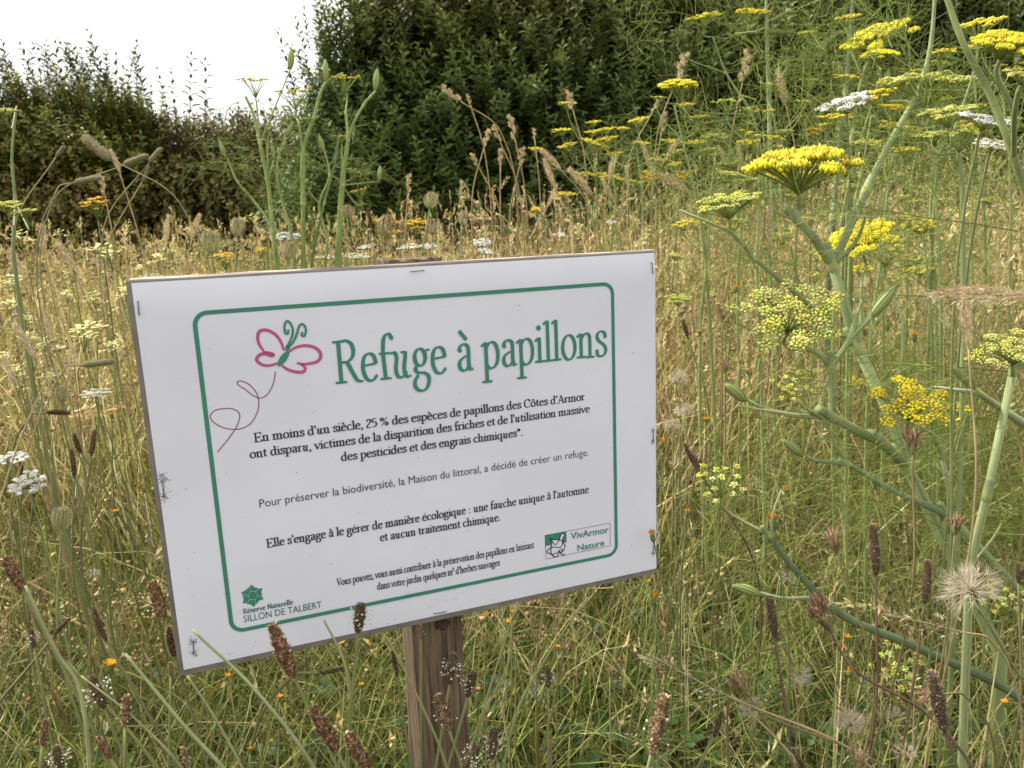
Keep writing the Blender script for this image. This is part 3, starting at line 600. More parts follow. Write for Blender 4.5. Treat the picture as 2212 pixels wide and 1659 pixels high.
put_shoots(crest(privet, xs, top_left, front_left, r.uniform(0, .7, len(xs)), 0.9, 1, 18, .5, .08), hl, shoot_sm)
for k in range(70):                       # bare grey twigs showing in the hedge's face
    u = r.choice([385, 500]) + r.normal(0, 32); v = r.uniform(215, 330)
    a = W(u, v + 70, 6.75); b = W(u + r.normal(0, 30), v, 6.75) + [0, r.normal(-.05, .1), 0]
    mid = (a + b) / 2 + r.normal(0, .05, 3); g = G(); tube(g, smoothp([a, mid, b], 4) - hl.location, np.linspace(.006, .0025, 9), (.26, .2, .17) if k % 3 else (.2, .12, .11), 3)
    obj('bare_twig', mesh('bare_twig', g, M['twig']), hl)

# ================================================================== MEADOW MASS
STRAW = np.array([0.66, 0.56, 0.30]); OLIVE = np.array([0.28, 0.27, 0.075]); GREEN = np.array([0.095, 0.14, 0.03]); BROWN = np.array([0.24, 0.165, 0.085]); RUST = np.array([0.31, 0.225, 0.13])
def scatter(n, y0, y1, r, xpad=0.35, xlim=None):
    y = np.sqrt(r.uniform(y0 ** 2, y1 ** 2, n)); hw = 0.70 * y + xpad
    x = r.uniform(-1, 1, n) * hw
    return np.stack([x, y, np.zeros(n)], -1)
BN = N3 * -1                              # horizontal direction away from the sign's face
SC0 = O3 + A3 * SW * .5
def keep_clear(P, L, z_head=None):
    """the strip trodden in front of the notice: only low growth stands there, and nothing grows through the board"""
    rel = P[:, :2] - SC0[:2]; along = rel @ A3[:2] / (np.linalg.norm(A3[:2]) ** 2); nrm = rel @ N3[:2]
    return along, nrm
def meadow_len(P, L):
    L = L * (1 + .08 * np.clip(P[:, 0] - .3, -1, 1.2) * np.clip(P[:, 1] - 1, 0, 1.5) * .8)
    along, nrm = keep_clear(P, L)
    infront = (nrm > -0.16) & (np.abs(along) < 0.34) 
    L = np.where(infront, np.minimum(L, 0.24 + 0.05 * RNG.random(len(L))), L)
    near = P[:, 1] < 0.62
    L = np.where(near, np.minimum(L, 0.30), L)
    return L
def mix(a, b, t): return a[None] * (1 - t[:, None]) + b[None] * t[:, None]
def patch(P): return np.exp(-((P[:, 0] - .36) / .42) ** 2 - ((P[:, 1] - 1.12) / .42) ** 2)
def vary(C, r, s=.25): return C * r.uniform(1 - s, 1 + s, (len(C), 1)) * (1 + r.normal(0, .05, C.shape))
r = RNG
def fieldmix(P):                          # patches: straw far off, green close by
    dist = np.clip((P[:, 1] - 0.9) / 2.2, 0, 1); n_ = vnoise(P[:, 0], P[:, 1], 2.0, 31) * .3
    return np.clip(dist + n_ - .35 * np.clip(-P[:, 0] / np.maximum(P[:, 1], .5) - .1, 0, 1), 0, 1)
# green and olive blades
g = G()
for n, y0, y1, lm, wd in ((24000, .35, 1.5, .29, .0034), (19000, 1.5, 3.0, .47, .0046), (15000, 3.0, 5.2, .66, .006)):
    P = scatter(n, y0, y1, r); P = P[r.random(n) > .35 * patch(P)]; n = len(P); L = meadow_len(P, lm * r.uniform(.55, 1.5, n)); t = fieldmix(P)
    C = mix(GREEN, OLIVE, np.clip(t * .9 + r.random(n) * .5, 0, 1)); dryb = r.random(n) < .15 + .3 * t; C[dryb] = STRAW * .8
    blades(g, P, L, r.random(n) * 6.283, r.uniform(.05, .7, n), r.uniform(.1, 1.7, n), wd * r.uniform(.6, 1.7, n), vary(C, r, .35), 5, twist=.9)
obj('meadow_grass', mesh('meadow_grass', g, M['grass']), kind='stuff', label='dense green and olive meadow grass around the sign')
# dry upright stems, many carrying a little head
g = G(); heads = G()
HT = G(); flaky(HT, [[0, 0, -.5], [0, 0, .5]], lambda t: .09 * math.sin(3.1416 * min(max(t, .02), .98)), 9, .32, .16, .45, [[1, 1, 1], [.7, .65, .6], [1.2, 1.15, 1.05]], 4); HT = HT.get()
HP = G(); _z = np.linspace(0, 1, 7); flaky(HP, np.stack([.16 * _z ** 2, 0 * _z, _z], -1), lambda t: .09 * math.sin(math.pi * min(max(.06 + .88 * t, 0), 1)), 34, .19, .055, .4, [[1, 1, 1], [.8, .76, .7], [1.15, 1.12, 1.05]], 8); HP = HP.get()
TET = np.array([[1, 1, 1], [-1, -1, 1], [-1, 1, -1], [1, -1, -1.]]) * .75; TF = np.array([[0, 1, 2], [0, 3, 1], [0, 2, 3], [1, 3, 2]]); HB = G(); rb = np.random.default_rng(1)
for q in range(4): HB.add(TET * rb.uniform(.35, .6, (4, 1)) @ frames(rb.normal(0, 1, (1, 3)))[0] + rb.normal(0, .45, 3), TF, np.full(3, rb.uniform(.7, 1.2)))
HB = HB.get(); HS = (TET * [.8, 1, 1.1], TF, np.ones((4, 3)))
for n, y0, y1, lm, wd in ((1500, .7, 1.5, .38, .0020), (8500, 1.5, 3.0, .66, .0030), (15000, 3.0, 5.0, .84, .0042)):
    P = scatter(n, y0, y1, r); L = meadow_len(P, lm * r.uniform(.6, 1.25, n)); t = fieldmix(P)
    pick = r.random(n); C = np.where((pick < .56)[:, None], STRAW[None], np.where((pick < .68)[:, None], RUST[None] * 1.2, np.where((pick < .86)[:, None], BROWN[None] * 1.2, OLIVE[None] * 1.3)))
    lf = (P[:, 0] < -.15 * P[:, 1]) & (r.random(n) < .45); C = np.where(lf[:, None], OLIVE * 1.35, C)
    C = C * np.where(P[:, 1] < 1.5, .72, 1.0)[:, None]  # stems close by dimmed, shade of the low growth put into their colour
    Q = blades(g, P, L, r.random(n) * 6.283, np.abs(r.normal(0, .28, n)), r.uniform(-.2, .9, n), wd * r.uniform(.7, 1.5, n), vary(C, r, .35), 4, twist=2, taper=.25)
    tip = Q[:, -1]; dirn = Q[:, -1] - Q[:, -2]; h = r.random(n)
    s1 = h < .34; stamp(heads, HT, tip[s1], frames(dirn[s1], r.random(s1.sum()) * 6), np.stack([np.full(s1.sum(), .030)] * 2 + [r.uniform(.03, .075, s1.sum())], -1), vary(C[s1] * .9, r, .3))
    s3 = (h > .34) & (h < .34 + (.13 if y1 > 3.5 else .05 if y1 > 1.6 else .005)); stamp(heads, HP, tip[s3], frames(dirn[s3] + r.normal(0, .12, (s3.sum(), 3)), r.random(s3.sum()) * 6), r.uniform(.05, .10, s3.sum()), vary(np.tile(STRAW * .95, (s3.sum(), 1)), r, .25)); s2 = (h > (.84 if y1 > 1.6 else 1.1)); stamp(heads, HB, tip[s2], frames(dirn[s2] + r.normal(0, .1, (s2.sum(), 3))), r.uniform(.004, .010, s2.sum()), vary(mix(BROWN, STRAW, r.random(s2.sum())), r, .3))
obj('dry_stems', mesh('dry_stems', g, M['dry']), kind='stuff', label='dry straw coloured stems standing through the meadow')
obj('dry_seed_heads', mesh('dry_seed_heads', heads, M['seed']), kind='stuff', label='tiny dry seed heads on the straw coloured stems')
g = G(); n = 2300; P = scatter(n, 1.2, 3.6, r); L = meadow_len(P, r.uniform(.55, .95, n)); k_ = r.random(n)
blades(g, P, L, r.random(n) * 6.283, r.uniform(0, .5, n), r.uniform(.2, 1.5, n), r.uniform(.0028, .0048, n), vary(np.where((k_ < .6)[:, None], STRAW[None] * 1.05, OLIVE[None] * 1.3), r, .25), 7, twist=.8, taper=.4)
obj('arching_straw', mesh('arching_straw', g, M['dry']), kind='stuff', label='long arching straw and olive blades through the middle of the meadow')
# branching brown weeds
def weedT(seed, h=.5):
    r = np.random.default_rng(seed); g = G(); top = np.array([r.normal(0, .06), r.normal(0, .06), h])
    mid = top * .5 + r.normal(0, .012, 3); path = smoothp([[0, 0, 0], mid, top], 3); strip(g, path, np.linspace(.0016, .0008, len(path)), (1, 1, 1), r)
    B = [top]
    for k in range(11):
        t = r.uniform(.4, .95); a = path[int(t * (len(path) - 1))]; d = norm(np.array([r.normal(), r.normal(), 1.1])) * r.uniform(.05, .15)
        strip(g, [a, a + d * .55 + [0, 0, -.005], a + d], [.0010, .0008, .0006], (1, 1, 1), r); B.append(a + d)
        for q in range(2): e = norm(np.array([r.normal(), r.normal(), .8])) * r.uniform(.015, .04); strip(g, [a + d * .7, a + d * .7 + e], [.0007, .0005], (1, 1, 1), r); B.append(a + d * .7 + e)
    B = np.array(B); stamp(g, HS, B, frames(r.normal(0, 1, (len(B), 3))), r.uniform(.003, .007, len(B)), r.uniform(.75, 1.3, (len(B), 1)) * np.array([[1, .95, .9]]))
    return g.get()
weeds = [weedT(s) for s in range(6)]
g = G()
for n, y0, y1, s0 in ((260, .95, 1.7, .66), (800, 1.7, 3.2, 1.1), (680, 3.0, 4.9, 1.45)):
    P = scatter(n, y0, y1, r); al, nm = keep_clear(P, None); ok = ~((nm > -.2) & (np.abs(al) < .36)); P = P[ok]; n = len(P)
    C = mix(RUST * .9, STRAW * .8, r.random(n) ** 1.3); k = r.integers(0, 6, n)
    R = frames(np.stack([r.normal(0, .12, n), r.normal(0, .12, n), np.ones(n)], -1), r.random(n) * 6.28)
    for q in range(6): s_ = k == q; stamp(g, weeds[q], P[s_], R[s_], s0 * r.uniform(.7, 1.15, s_.sum()), vary(C[s_], r))
obj('brown_weeds', mesh('brown_weeds', g, M['dry']), kind='stuff', label='tangle of dry brown branching weeds in the meadow')
# clover and small broad leaves low down
cl = G(); ring_ = lambda c, rad, k=7: [(c[0] + rad * np.cos(t), c[1] + rad * np.sin(t), c[2] + .15 * rad * math.cos(2 * t)) for t in np.linspace(0, 2 * np.pi, k + 1)[:-1]]
for a_ in (0, 2.094, 4.189):
    c = (0.62 * np.cos(a_), 0.62 * np.sin(a_), 1.0); cl.add([c] + ring_(c, .55), [[0, i + 1, (i + 1) % 7 + 1] for i in range(7)], (1, 1, 1))
tube(cl, [[0, 0, -5], [0, 0, .95]], .06, (1, 1, 1), 3); cl = cl.get()
g = G()
n = 3600; P = scatter(n, .6, 2.3, r, .3); P = P[vnoise(P[:, 0], P[:, 1], 2.5, 61) > -.55]; Q = np.stack([r.normal(.42, .28, 1500), r.normal(1.1, .3, 1500), np.zeros(1500)], -1); P = np.concatenate([P, Q[Q[:, 1] > .55]]); n = len(P); P[:, 2] = r.uniform(.03, .19, n)
stamp(g, cl, P, frames(np.stack([r.normal(0, .35, n), r.normal(-.25, .3, n), np.ones(n)], -1), r.random(n) * 6.28), r.uniform(.008, .018, n), vary(np.tile([[.05, .10, .028]], (n, 1)), r, .35))
obj('clover', mesh('clover', g, M['leaf']), kind='stuff', label='low clover leaves carpeting the ground between the grasses')
g = G(); n = 5200; P = scatter(n, .45, 2.6, r, .2)
blades(g, P, meadow_len(P, r.uniform(.10, .26, n)), r.random(n) * 6.28, r.uniform(.3, .9, n), r.uniform(.2, 1.2, n), r.uniform(.005, .014, n), vary(mix(GREEN, OLIVE, r.random(n)), r, .3), 6, twist=.3, taper=.5)
obj('broad_leaves', mesh('broad_leaves', g, M['leaf']), kind='stuff', label='long ribbed plantain leaves low in the grass')
g = G(); n = 3600; P = scatter(n, .55, 1.6, r, .15); al, nm = keep_clear(P, None); P = P[~((nm > -.2) & (np.abs(al) < .36) & (P[:, 1] < .9)) | (r.random(n) < .6)]; n = len(P)
blades(g, P, meadow_len(P, r.uniform(.24, .44, n)), r.random(n) * 6.28, r.uniform(.1, .6, n), r.uniform(.3, 1.5, n), r.uniform(.0035, .0065, n), vary(mix(np.array([.17, .22, .045]), np.array([.27, .28, .08]), r.random(n)), r, .2), 7, twist=.5, taper=.6)
obj('tall_grass_blades', mesh('tall_grass_blades', g, M['grass']), kind='stuff', label='long pale green grass blades arching low around the post')
# fallen straw between the plants, its colour darkened to deepen the shade down there
g = G(); n = 6500; P = scatter(n, .5, 2.6, r, .3); P = P[r.random(n) > .8 * patch(P)]; n = len(P); P[:, 2] = r.uniform(.01, .16, n)
blades(g, P, r.uniform(.08, .3, n), r.random(n) * 6.28, r.uniform(1.0, 1.6, n), r.normal(0, .3, n), r.uniform(.0015, .003, n), vary(mix(STRAW * .42, BROWN * .8, r.random(n)), r, .3), 4, twist=2, taper=.3)
obj('fallen_straw', mesh('fallen_straw', g, M['dry']), kind='stuff', label='matted fallen straw beneath the meadow plants')

# ================================================================== SINGLE PLANTS
YEL = (0.84, 0.77, 0.05); YGR = (0.70, 0.71, 0.15); GOLD = (0.90, 0.72, 0.03); FGR = (0.22, 0.27, 0.06); FST = (0.235, 0.285, 0.12); PALE = (0.36, 0.40, 0.14)
def umbelT(seed, nr, nf, fl, dome=.22, h=.62, frs=.05, spread=.17, tall=.8):
    """unit-radius umbel: the rays' mesh and the florets' mesh, stem top at the origin, axis +Z"""
    r = np.random.default_rng(seed); ga, fa = G(), G(); k = np.arange(nr)
    rad = np.sqrt((k + .5) / nr) * (.97 + r.normal(0, .085, nr)); th = k * 2.39996 + r.normal(0, .2, nr)
    C = np.stack([rad * np.cos(th), rad * np.sin(th), h + dome * (1 - rad ** 2) + r.normal(0, .045, nr)], -1)
    for c in C:
        q_ = r.uniform(.78, 1.06); ripe = np.array([q_, q_ * r.uniform(.96, 1.05), q_ * r.uniform(.7, 1.8)])
        if fl[2] > .3: ripe = np.full(3, r.uniform(.85, 1.05))
        m1 = c * [.42, .42, .5]; tube(ga, smoothp([[0, 0, 0], m1, c * [.9, .9, .88]], 3), [.018] * 7, FGR, 3)
        base = c * [.9, .9, .88]; q = np.arange(nf); rr = np.sqrt((q + .5) / nf) * spread * r.uniform(.8, 1.15); t2 = q * 2.39996 + r.random() * 6
        P = c + np.stack([rr * np.cos(t2), rr * np.sin(t2), .05 * (1 - (rr / spread) ** 2) + r.normal(0, .012, nf)], -1)
        N_ = np.tile(base, (nf, 1)); S_ = norm(np.cross(P - N_, r.normal(0, 1, (nf, 3)))) * .006
        ga.add(np.stack([N_ - S_, N_ + S_, P], 1).reshape(-1, 3), np.arange(nf * 3).reshape(-1, 3), FGR)
        blobs(fa, P, frs * r.uniform(.75, 1.25, nf), np.array(fl) * ripe * np.clip(r.normal(1, .13, (nf, 1)), .6, 1.35) * (1 + r.normal(0, .05, (nf, 3))), int(r.integers(1e6)), flat=tall)
    return ga.get(), fa.get()
def umbmesh(name, *a, **k):
    ga, fa = umbelT(*a, **k); return mesh('umbel_rays', ga, M['stem'], True), mesh('florets', fa, M['petal'])
UM = {
    'big': umbmesh('u', 1, 38, 30, YEL, frs=.036, spread=.19, dome=.30, h=.50, tall=1.7), 'beady': umbmesh('u', 2, 30, 17, YGR, frs=.040, spread=.17, dome=.10, h=.55),
    'gold': umbmesh('u', 3, 22, 16, GOLD, frs=.052, spread=.20, dome=.14, h=.6), 'open': umbmesh('u', 4, 15, 9, YGR, frs=.050, spread=.13, dome=.1, h=.85),
    'flat': umbmesh('u', 5, 20, 9, (0.84, 0.72, 0.06), frs=.06, spread=.17, dome=.14, h=.55), 'green': umbmesh('u', 6, 14, 8, PALE, frs=.045, spread=.12, dome=.12, h=.9),
    'cup': umbmesh('u', 7, 17, 7, (0.78, 0.66, 0.07), frs=.050, spread=.11, dome=-.08, h=1.0),
    'white': umbmesh('u', 8, 26, 20, (0.80, 0.80, 0.74), frs=.050, spread=.19, dome=.08, h=.4), 'cream': umbmesh('u', 9, 22, 12, (0.74, 0.72, 0.58), frs=.06, spread=.2, dome=.02, h=.3),
}
def featherT(seed, L=.22, lv=3):
    r = np.random.default_rng(seed); g = G()
    def br(a, d, l, k):
        n = 5 if k > 1 else 3; P = [a]
        for q in range(n): d = norm(d + r.normal(0, .10, 3)); P.append(P[-1] + d * l / n)
        P = np.array(P); strip(g, P, np.linspace(.0008 if k == lv else .00045, .0003, n + 1), np.array((.18, .225, .055)) * r.uniform(.8, 1.3), r)
        if k > 1:
            for q in range(1, n + 1):
                for s_ in (-1, 1):
                    side = norm(np.cross(d, r.normal(0, 1, 3))); br(P[q], norm(d * .6 + side * s_), l * r.uniform(.38, .55), k - 1)
    br(np.zeros(3), np.array([0, 0, 1.]), L, lv); return g.get()
FEATH = [mesh('feathery_leaf', featherT(s), M['grass']) for s in range(4)]
def sheathT():
    g = G(); z = np.linspace(0, 1, 9); r_ = .13 * np.sin(np.pi * np.clip(z * .92 + .05, 0, 1)) ** .7
    tube(g, np.stack([.06 * z ** 2, 0 * z, z], -1), r_, np.outer(1 - .3 * z, (.30, .36, .13)) + np.outer(.3 * z, (.42, .45, .14)), 8)
    for k in range(9):
        a = k * .7; rr = .135 * np.sin(np.pi * np.clip(z * .92 + .05, 0, 1)) ** .7
        tube(g, np.stack([.06 * z ** 2 + rr * np.cos(a + z * .5), rr * np.sin(a + z * .5), z], -1), .008, (.14, .20, .06), 3)
    return mesh('bud', g, M['stem'], True)
BUD = sheathT()
def ground_under(P, d=None):
    P = np.asarray(P, float); return np.array([P[0], P[1], 0.0])
class Plant:
    def __init__(s, name, root, label, cat, group=None):
        s.e = obj(name, None, None, root, label=label, cat=cat, group=group); s.root = np.asarray(root, float); s.uv = None
    def part(s, name, me, pos=None, axis=None, sc=1.0, roll=0.0, par=None):
        o = obj(name, me, s.e)
        if pos is not None: place(o, np.asarray(pos) - s.root, axis, sc, roll)
        return o
    def stem(s, P, r0, r1, C=FST, name='stem', m=None, n=7, nodes=(), smooth=True):
        P = np.asarray(P, float); Q = smoothp(P, 9) if smooth else P
        g = G(); rr = np.linspace(r0, r1, len(Q)); c = np.tile(np.array(C), (len(Q), 1)) * RNG.uniform(.9, 1.1, (len(Q), 1))
        if r0 > .0028:                    # fine ribs along the stouter stems
            n = 14; jj = np.where(np.arange(n) % 2, 1.13, .84) * RNG.uniform(.92, 1.08, n)
            blot = 1 - .35 * (RNG.random((len(Q), n)) < .05)
            rr = rr * (1 + .05 * np.sin(np.arange(len(Q)) * .9 + RNG.random() * 6)); c = c[:, None] * jj[None, :, None] * blot[..., None] * (1 + .12 * np.sin(np.arange(len(Q)) * .35))[:, None, None]
            tube(g, Q - s.root, rr, c, n, rib=.06)
        else: tube(g, Q - s.root, rr, c, n)
        for p in nodes:                   # swollen pale joints
            k = int(np.argmin(np.linalg.norm(Q - p, axis=1))); t = norm(Q[min(k + 1, len(Q) - 1)] - Q[max(k - 1, 0)]); R0 = rr[k]
            L_ = R0 * 5; z = np.linspace(-.3, 1, 8); prof = R0 * np.array([1.0, 1.22, 1.28, 1.2, 1.16, 1.12, 1.08, 1.02])
            tube(g, [Q[k] - s.root + t * L_ * q for q in z], prof, np.array([FST, PALE, PALE, (.28, .33, .16), (.26, .32, .15), (.24, .30, .15), FST, FST]), n)
        return s.part(name, mesh(name, g, m or M['stem'], True))
def umbel(pl, kind, u, v, wpx, d, tilt=(0, 0), frm=None, r0=.0016, r1=.0012, C=FST, via=()):
    """flower head centred at a pixel; frm = where its stalk leaves the plant"""
    R = wpx / 2 / FPX * d; ax = norm(np.array([tilt[0], -tilt[1], 1.0])); hh = .6 * R
    c = W(u, v, d); ap = c - ax * hh
    a = pl.part('flower_head', UM[kind][0], ap, ax, R, RNG.random() * 6)
    f = obj('florets', UM[kind][1], a)
    if frm is not None: pl.stem([frm] + [W(*q) for q in via] + [ap - ax * R * .35, ap], r0, r1, C, name='flower_stalk', n=6)
    return ap
def bud(pl, u0, v0, u1, v1, d, wid=1.0):
    a, b = W(u0, v0, d), W(u1, v1, d); L = np.linalg.norm(b - a); o = pl.part('bud', BUD, a, b - a, L); o.scale = (L * wid, L * wid, L)
def to_ground(P, dirn=None):
    P = np.asarray(P, float)
    if dirn is None or dirn[2] > -.2: dirn = np.array([0.05, .02, -1.0])
    return P + dirn / -dirn[2] * P[2]

# ---- the great fennel beside the notice
P1 = [(1982, 205, 1.0), (1914, 322, .99), (1870, 412, .98), (1798, 574, .96), (1854, 755, .96), (1926, 905, .95), (1960, 1010, .95), (2068, 1227, .93), (2162, 1415, .92)]
pw = [W(*q) for q in P1]; root = to_ground(pw[-1], pw[-1] - pw[-2])
F = Plant('fennel_plant', root, 'tallest fennel beside the sign, thick blue green stem forking into many yellow umbels', 'fennel', 'fennel plants near the sign')
F.stem([root, pw[8], pw[7], pw[6], pw[5], pw[4]], .0078, .0062, nodes=[pw[6], pw[4]], smooth=False, n=9)
F.stem([pw[4], W(1826, 665, .96), pw[3]], .0066, .006, nodes=[pw[3]], n=9, smooth=False)
F.stem([pw[3], pw[2], pw[1], pw[0]], .0048, .0038, nodes=[pw[2]], smooth=False)
F.stem([pw[0], W(2008, 110, 1.0), W(2022, -40, 1.0)], .003, .0022)
umbel(F, 'beady', 2004, 172, 198, 1.0, (.0, .12), pw[0], .0028, .0020)
F.stem([pw[3], W(1760, 515, .95), W(1723, 476, .94)], .0052, .0046, nodes=[W(1723, 476, .94)], smooth=False)
umbel(F, 'big', 1725, 352, 225, .94, (-.08, .12), W(1723, 476, .94), .0034, .0024)
F.stem([W(1723, 476, .94), W(1675, 455, .93), W(1655, 420, .93)], .002, .0008, C=(.3, .34, .14))
F.stem([pw[3], W(1850, 520, .94), W(1878, 438, .93)], .0036, .001, C=(.24, .29, .12), name='sheath')
F.stem([pw[4], W(1720, 635, .95), W(1630, 559, .94), W(1581, 502, .93), W(1468, 454, .92)], .0036, .0012, nodes=[W(1630, 559, .94)], smooth=False)
umbel(F, 'beady', 1573, 432, 142, .93, (-.15, .18), W(1605, 530, .935), .0022, .0016)
nb = W(1798, 901, .88)
F.stem([pw[6], W(1907, 957, .92), W(1851, 931, .90), nb], .0062, .0048, nodes=[W(1907, 957, .92), nb], smooth=False)
n2 = W(1796, 796, .87)
F.stem([nb, n2], .0042, .0038, nodes=[n2])
umbel(F, 'beady', 1712, 676, 218, .86, (-.10, .85), n2, .0028, .0022, via=[(1760, 760, .87)])
F.stem([n2, W(1836, 732, .87), W(1881, 684, .87)], .003, .0032, smooth=False, C=(.25, .31, .14)); bud(F, 1881, 684, 1938, 615, .87, 1.1)
F.stem([W(1836, 732, .87), W(1848, 690, .87), W(1862, 648, .87)], .0035, .0008, C=(.27, .33, .15), name='sheath')
F.stem([nb, W(1720, 898, .87), W(1652, 886, .86), W(1592, 876, .86)], .0034, .001, C=(.33, .37, .17), smooth=False)
F.stem([W(1700, 894, .87), W(1640, 878, .86), W(1612, 862, .86)], .0018, .0014, smooth=False); bud(F, 1612, 866, 1567, 828, .86, 1.6)
umbel(F, 'open', 1716, 845, 100, .86, (-.15, .55), W(1768, 895, .87), .0014, .0012)
umbel(F, 'big', 1855, 514, 145, 1.02, (-.45, .30), W(1860, 700, .99), .002, .0015, via=[(1862, 600, 1.0)])
umbel(F, 'open', 1915, 553, 95, 1.04, (-.2, .5), W(1925, 905, 1.0), .0018, .0014, via=[(1950, 700, 1.02)])
# feathery leaves of the near plants
def feathers(pl, L_, sc=1.0):
    for (u, v, d, ax, ay, az_) in L_:
        pl.part('feathery_leaf', FEATH[int(u + v) % 4], W(u, v, d), (ax, ay, az_), sc * RNG.uniform(.55, .95), RNG.random() * 6)
feathers(F, [(1590, 500, .93, -.3, .3, -.6), (1610, 530, .93, .4, 0, -.8), (1560, 480, .93, .1, .1, .2), (1800, 905, .9, -1, 0, -.3), (1850, 930, .9, -.8, .2, -.5), (1900, 960, .92, .7, -.1, .2), (1926, 905, .94, .9, 0, .5),
             (1960, 1010, .95, .8, .1, -.1), (1960, 1010, .95, 1, .3, .4), (1700, 890, .88, -.6, 0, -.9), (1870, 412, .98, .8, .2, .3), (1914, 322, .99, .9, .1, .4), (1723, 476, .94, -.2, .3, -1), (1820, 600, .96, -.5, .4, .2), (1960, 1010, .95, -.9, .3, -.3)])
# second plant
q1 = [W(2053, 1115, .90), W(2154, 1227, .90), W(2240, 1310, .90)]; root = to_ground(q1[2], q1[2] - q1[1] + np.array([0, 0, -.03]))
F2 = Plant('fennel_plant', root, 'fennel with a golden yellow umbel leaning across from beyond the frame edge', 'fennel', 'fennel plants near the sign')
F2.stem([root, q1[2], q1[1], q1[0]], .0056, .0042, nodes=[q1[0]], smooth=False, n=9)
F2.stem([q1[0], W(1918, 1055, .88), W(1832, 1002, .87), W(1757, 995, .86), W(1742, 984, .86)], .0040, .001, nodes=[W(1832, 1002, .87)], smooth=False, C=(.2, .27, .14)); bud(F2, 1735, 985, 1693, 949, .86, 1.4)
umbel(F2, 'open', 1729, 867, 10, .86, (0, .4), W(1832, 1002, .87), .0018, .0012, via=[(1800, 950, .87), (1783, 909, .87)])
F2.stem([q1[0], W(2049, 1050, .89), W(2034, 984, .88)], .003, .0026, nodes=[W(2034, 984, .88)], smooth=False, C=(.28, .31, .17))
umbel(F2, 'gold', 1971, 871, 172, .86, (-.12, .45), W(2034, 984, .88), .0022, .0018, via=[(2000, 930, .87)])
F2.stem([W(2034, 984, .88), W(2062, 955, .88), W(2070, 918, .88)], .0022, .0007, C=(.3, .32, .12), name='sheath')
feathers(F2, [(2053, 1115, .9, -.9, .1, .1), (2053, 1115, .9, .8, .1, .5), (1918, 1055, .88, -.5, .2, -.8), (1832, 1002, .87, -.8, 0, -.6), (2100, 1170, .9, .7, .2, .3), (1990, 1080, .9, .2, .2, 1), (2034, 984, .88, .9, .1, .1), (2154, 1227, .9, -.7, .2, .6)])
# third: pale thick stem, blurred umbel close to the lens
q2 = [W(2188, 804, .74), W(2132, 1070, .76), W(2095, 1224, .78)]; root = to_ground(q2[2], q2[2] - q2[1])
F3 = Plant('fennel_plant', root, 'pale thick stemmed fennel carrying a soft yellow umbel beyond the low sprawling shoot', 'fennel', 'fennel plants near the sign')
F3.stem([root, q2[2], q2[1], q2[0]], .0043, .0032, nodes=[q2[1], q2[0]], smooth=False, C=(.30, .35, .16), n=9)
umbel(F3, 'beady', 2185, 752, 150, .72, (-.35, .35), q2[0], .002, .0018)
F3.stem([q2[0], W(2230, 770, .73)], .002, .0018)
F3.stem([W(2225, 925, .76), W(2113, 849, .75), W(2020, 836, .74)], .0045, .001, C=(.34, .38, .20), smooth=False)
F3.stem([W(2150, 872, .75), W(2104, 838, .74)], .0022, .002, C=(.33, .36, .15)); bud(F3, 2106, 840, 2054, 788, .74, 1.0)
feathers(F3, [(2188, 804, .74, -.5, .3, -.9), (2132, 1070, .76, .9, .1, .4), (2132, 1070, .76, -.9, .2, .5), (2110, 1150, .77, .8, .1, -.1), (2188, 804, .74, -.8, .2, .1)])
umbel(F3, 'open', 2172, 1310, 105, .80, (-.1, .4), q2[2], .0014, .001); umbel(F3, 'green', 2170, 1110, 60, .80, (0, .3), q2[2], .0014, .001)
# low shoot running across from the lower edge
q3 = [W(1558, 1051, .80), W(1660, 1156, .80), W(1712, 1224, .81), W(1800, 1315, .82), W(1980, 1398, .86), W(2215, 1520, .9)]; root = to_ground(q3[-1], np.array([.6, .1, -1.]))
F4 = Plant('fennel_plant', root, 'low sprawling fennel shoot with a small pale umbel near the sign corner', 'fennel', 'fennel plants near the sign')
F4.stem([root] + q3[:0:-1], .0058, .0026, nodes=[q3[1]], smooth=True, C=(.15, .20, .10), n=8)
umbel(F4, 'open', 1558, 1052, 120, .80, (-.15, .55), q3[1], .0018, .0013)
F4.stem([q3[3], W(1752, 1293, .81), W(1690, 1292, .80), W(1640, 1280, .80)], .0022, .0016, C=(.28, .35, .18)); bud(F4, 1645, 1284, 1582, 1262, .80, 1.3)
umbel(F4, 'open', 1937, 1442, 115, .88, (-.1, .6), W(1985, 1460, .88), .0014, .001); umbel(F4, 'green', 2150, 1240, 55, .84, (-.1, .6), W(2120, 1465, .88), .0012, .001)
F4.stem([W(1668, 1160, .80), W(1670, 1110, .79), W(1688, 1058, .79)], .0016, .0008, C=(.28, .33, .16), name='sheath')
feathers(F4, [(1800, 1315, .82, -.6, .3, -.4), (1760, 1270, .82, -.9, .2, .2), (1850, 1340, .83, .1, .2, .8), (1950, 1385, .86, -.5, .2, .6), (2050, 1430, .87, .5, .2, .6), (1700, 1210, .81, -.8, .1, 0), (1900, 1365, .85, -.8, .2, -.2), (2120, 1465, .89, .3, .2, .9), (1720, 1235, .81, .8, .2, .1)])
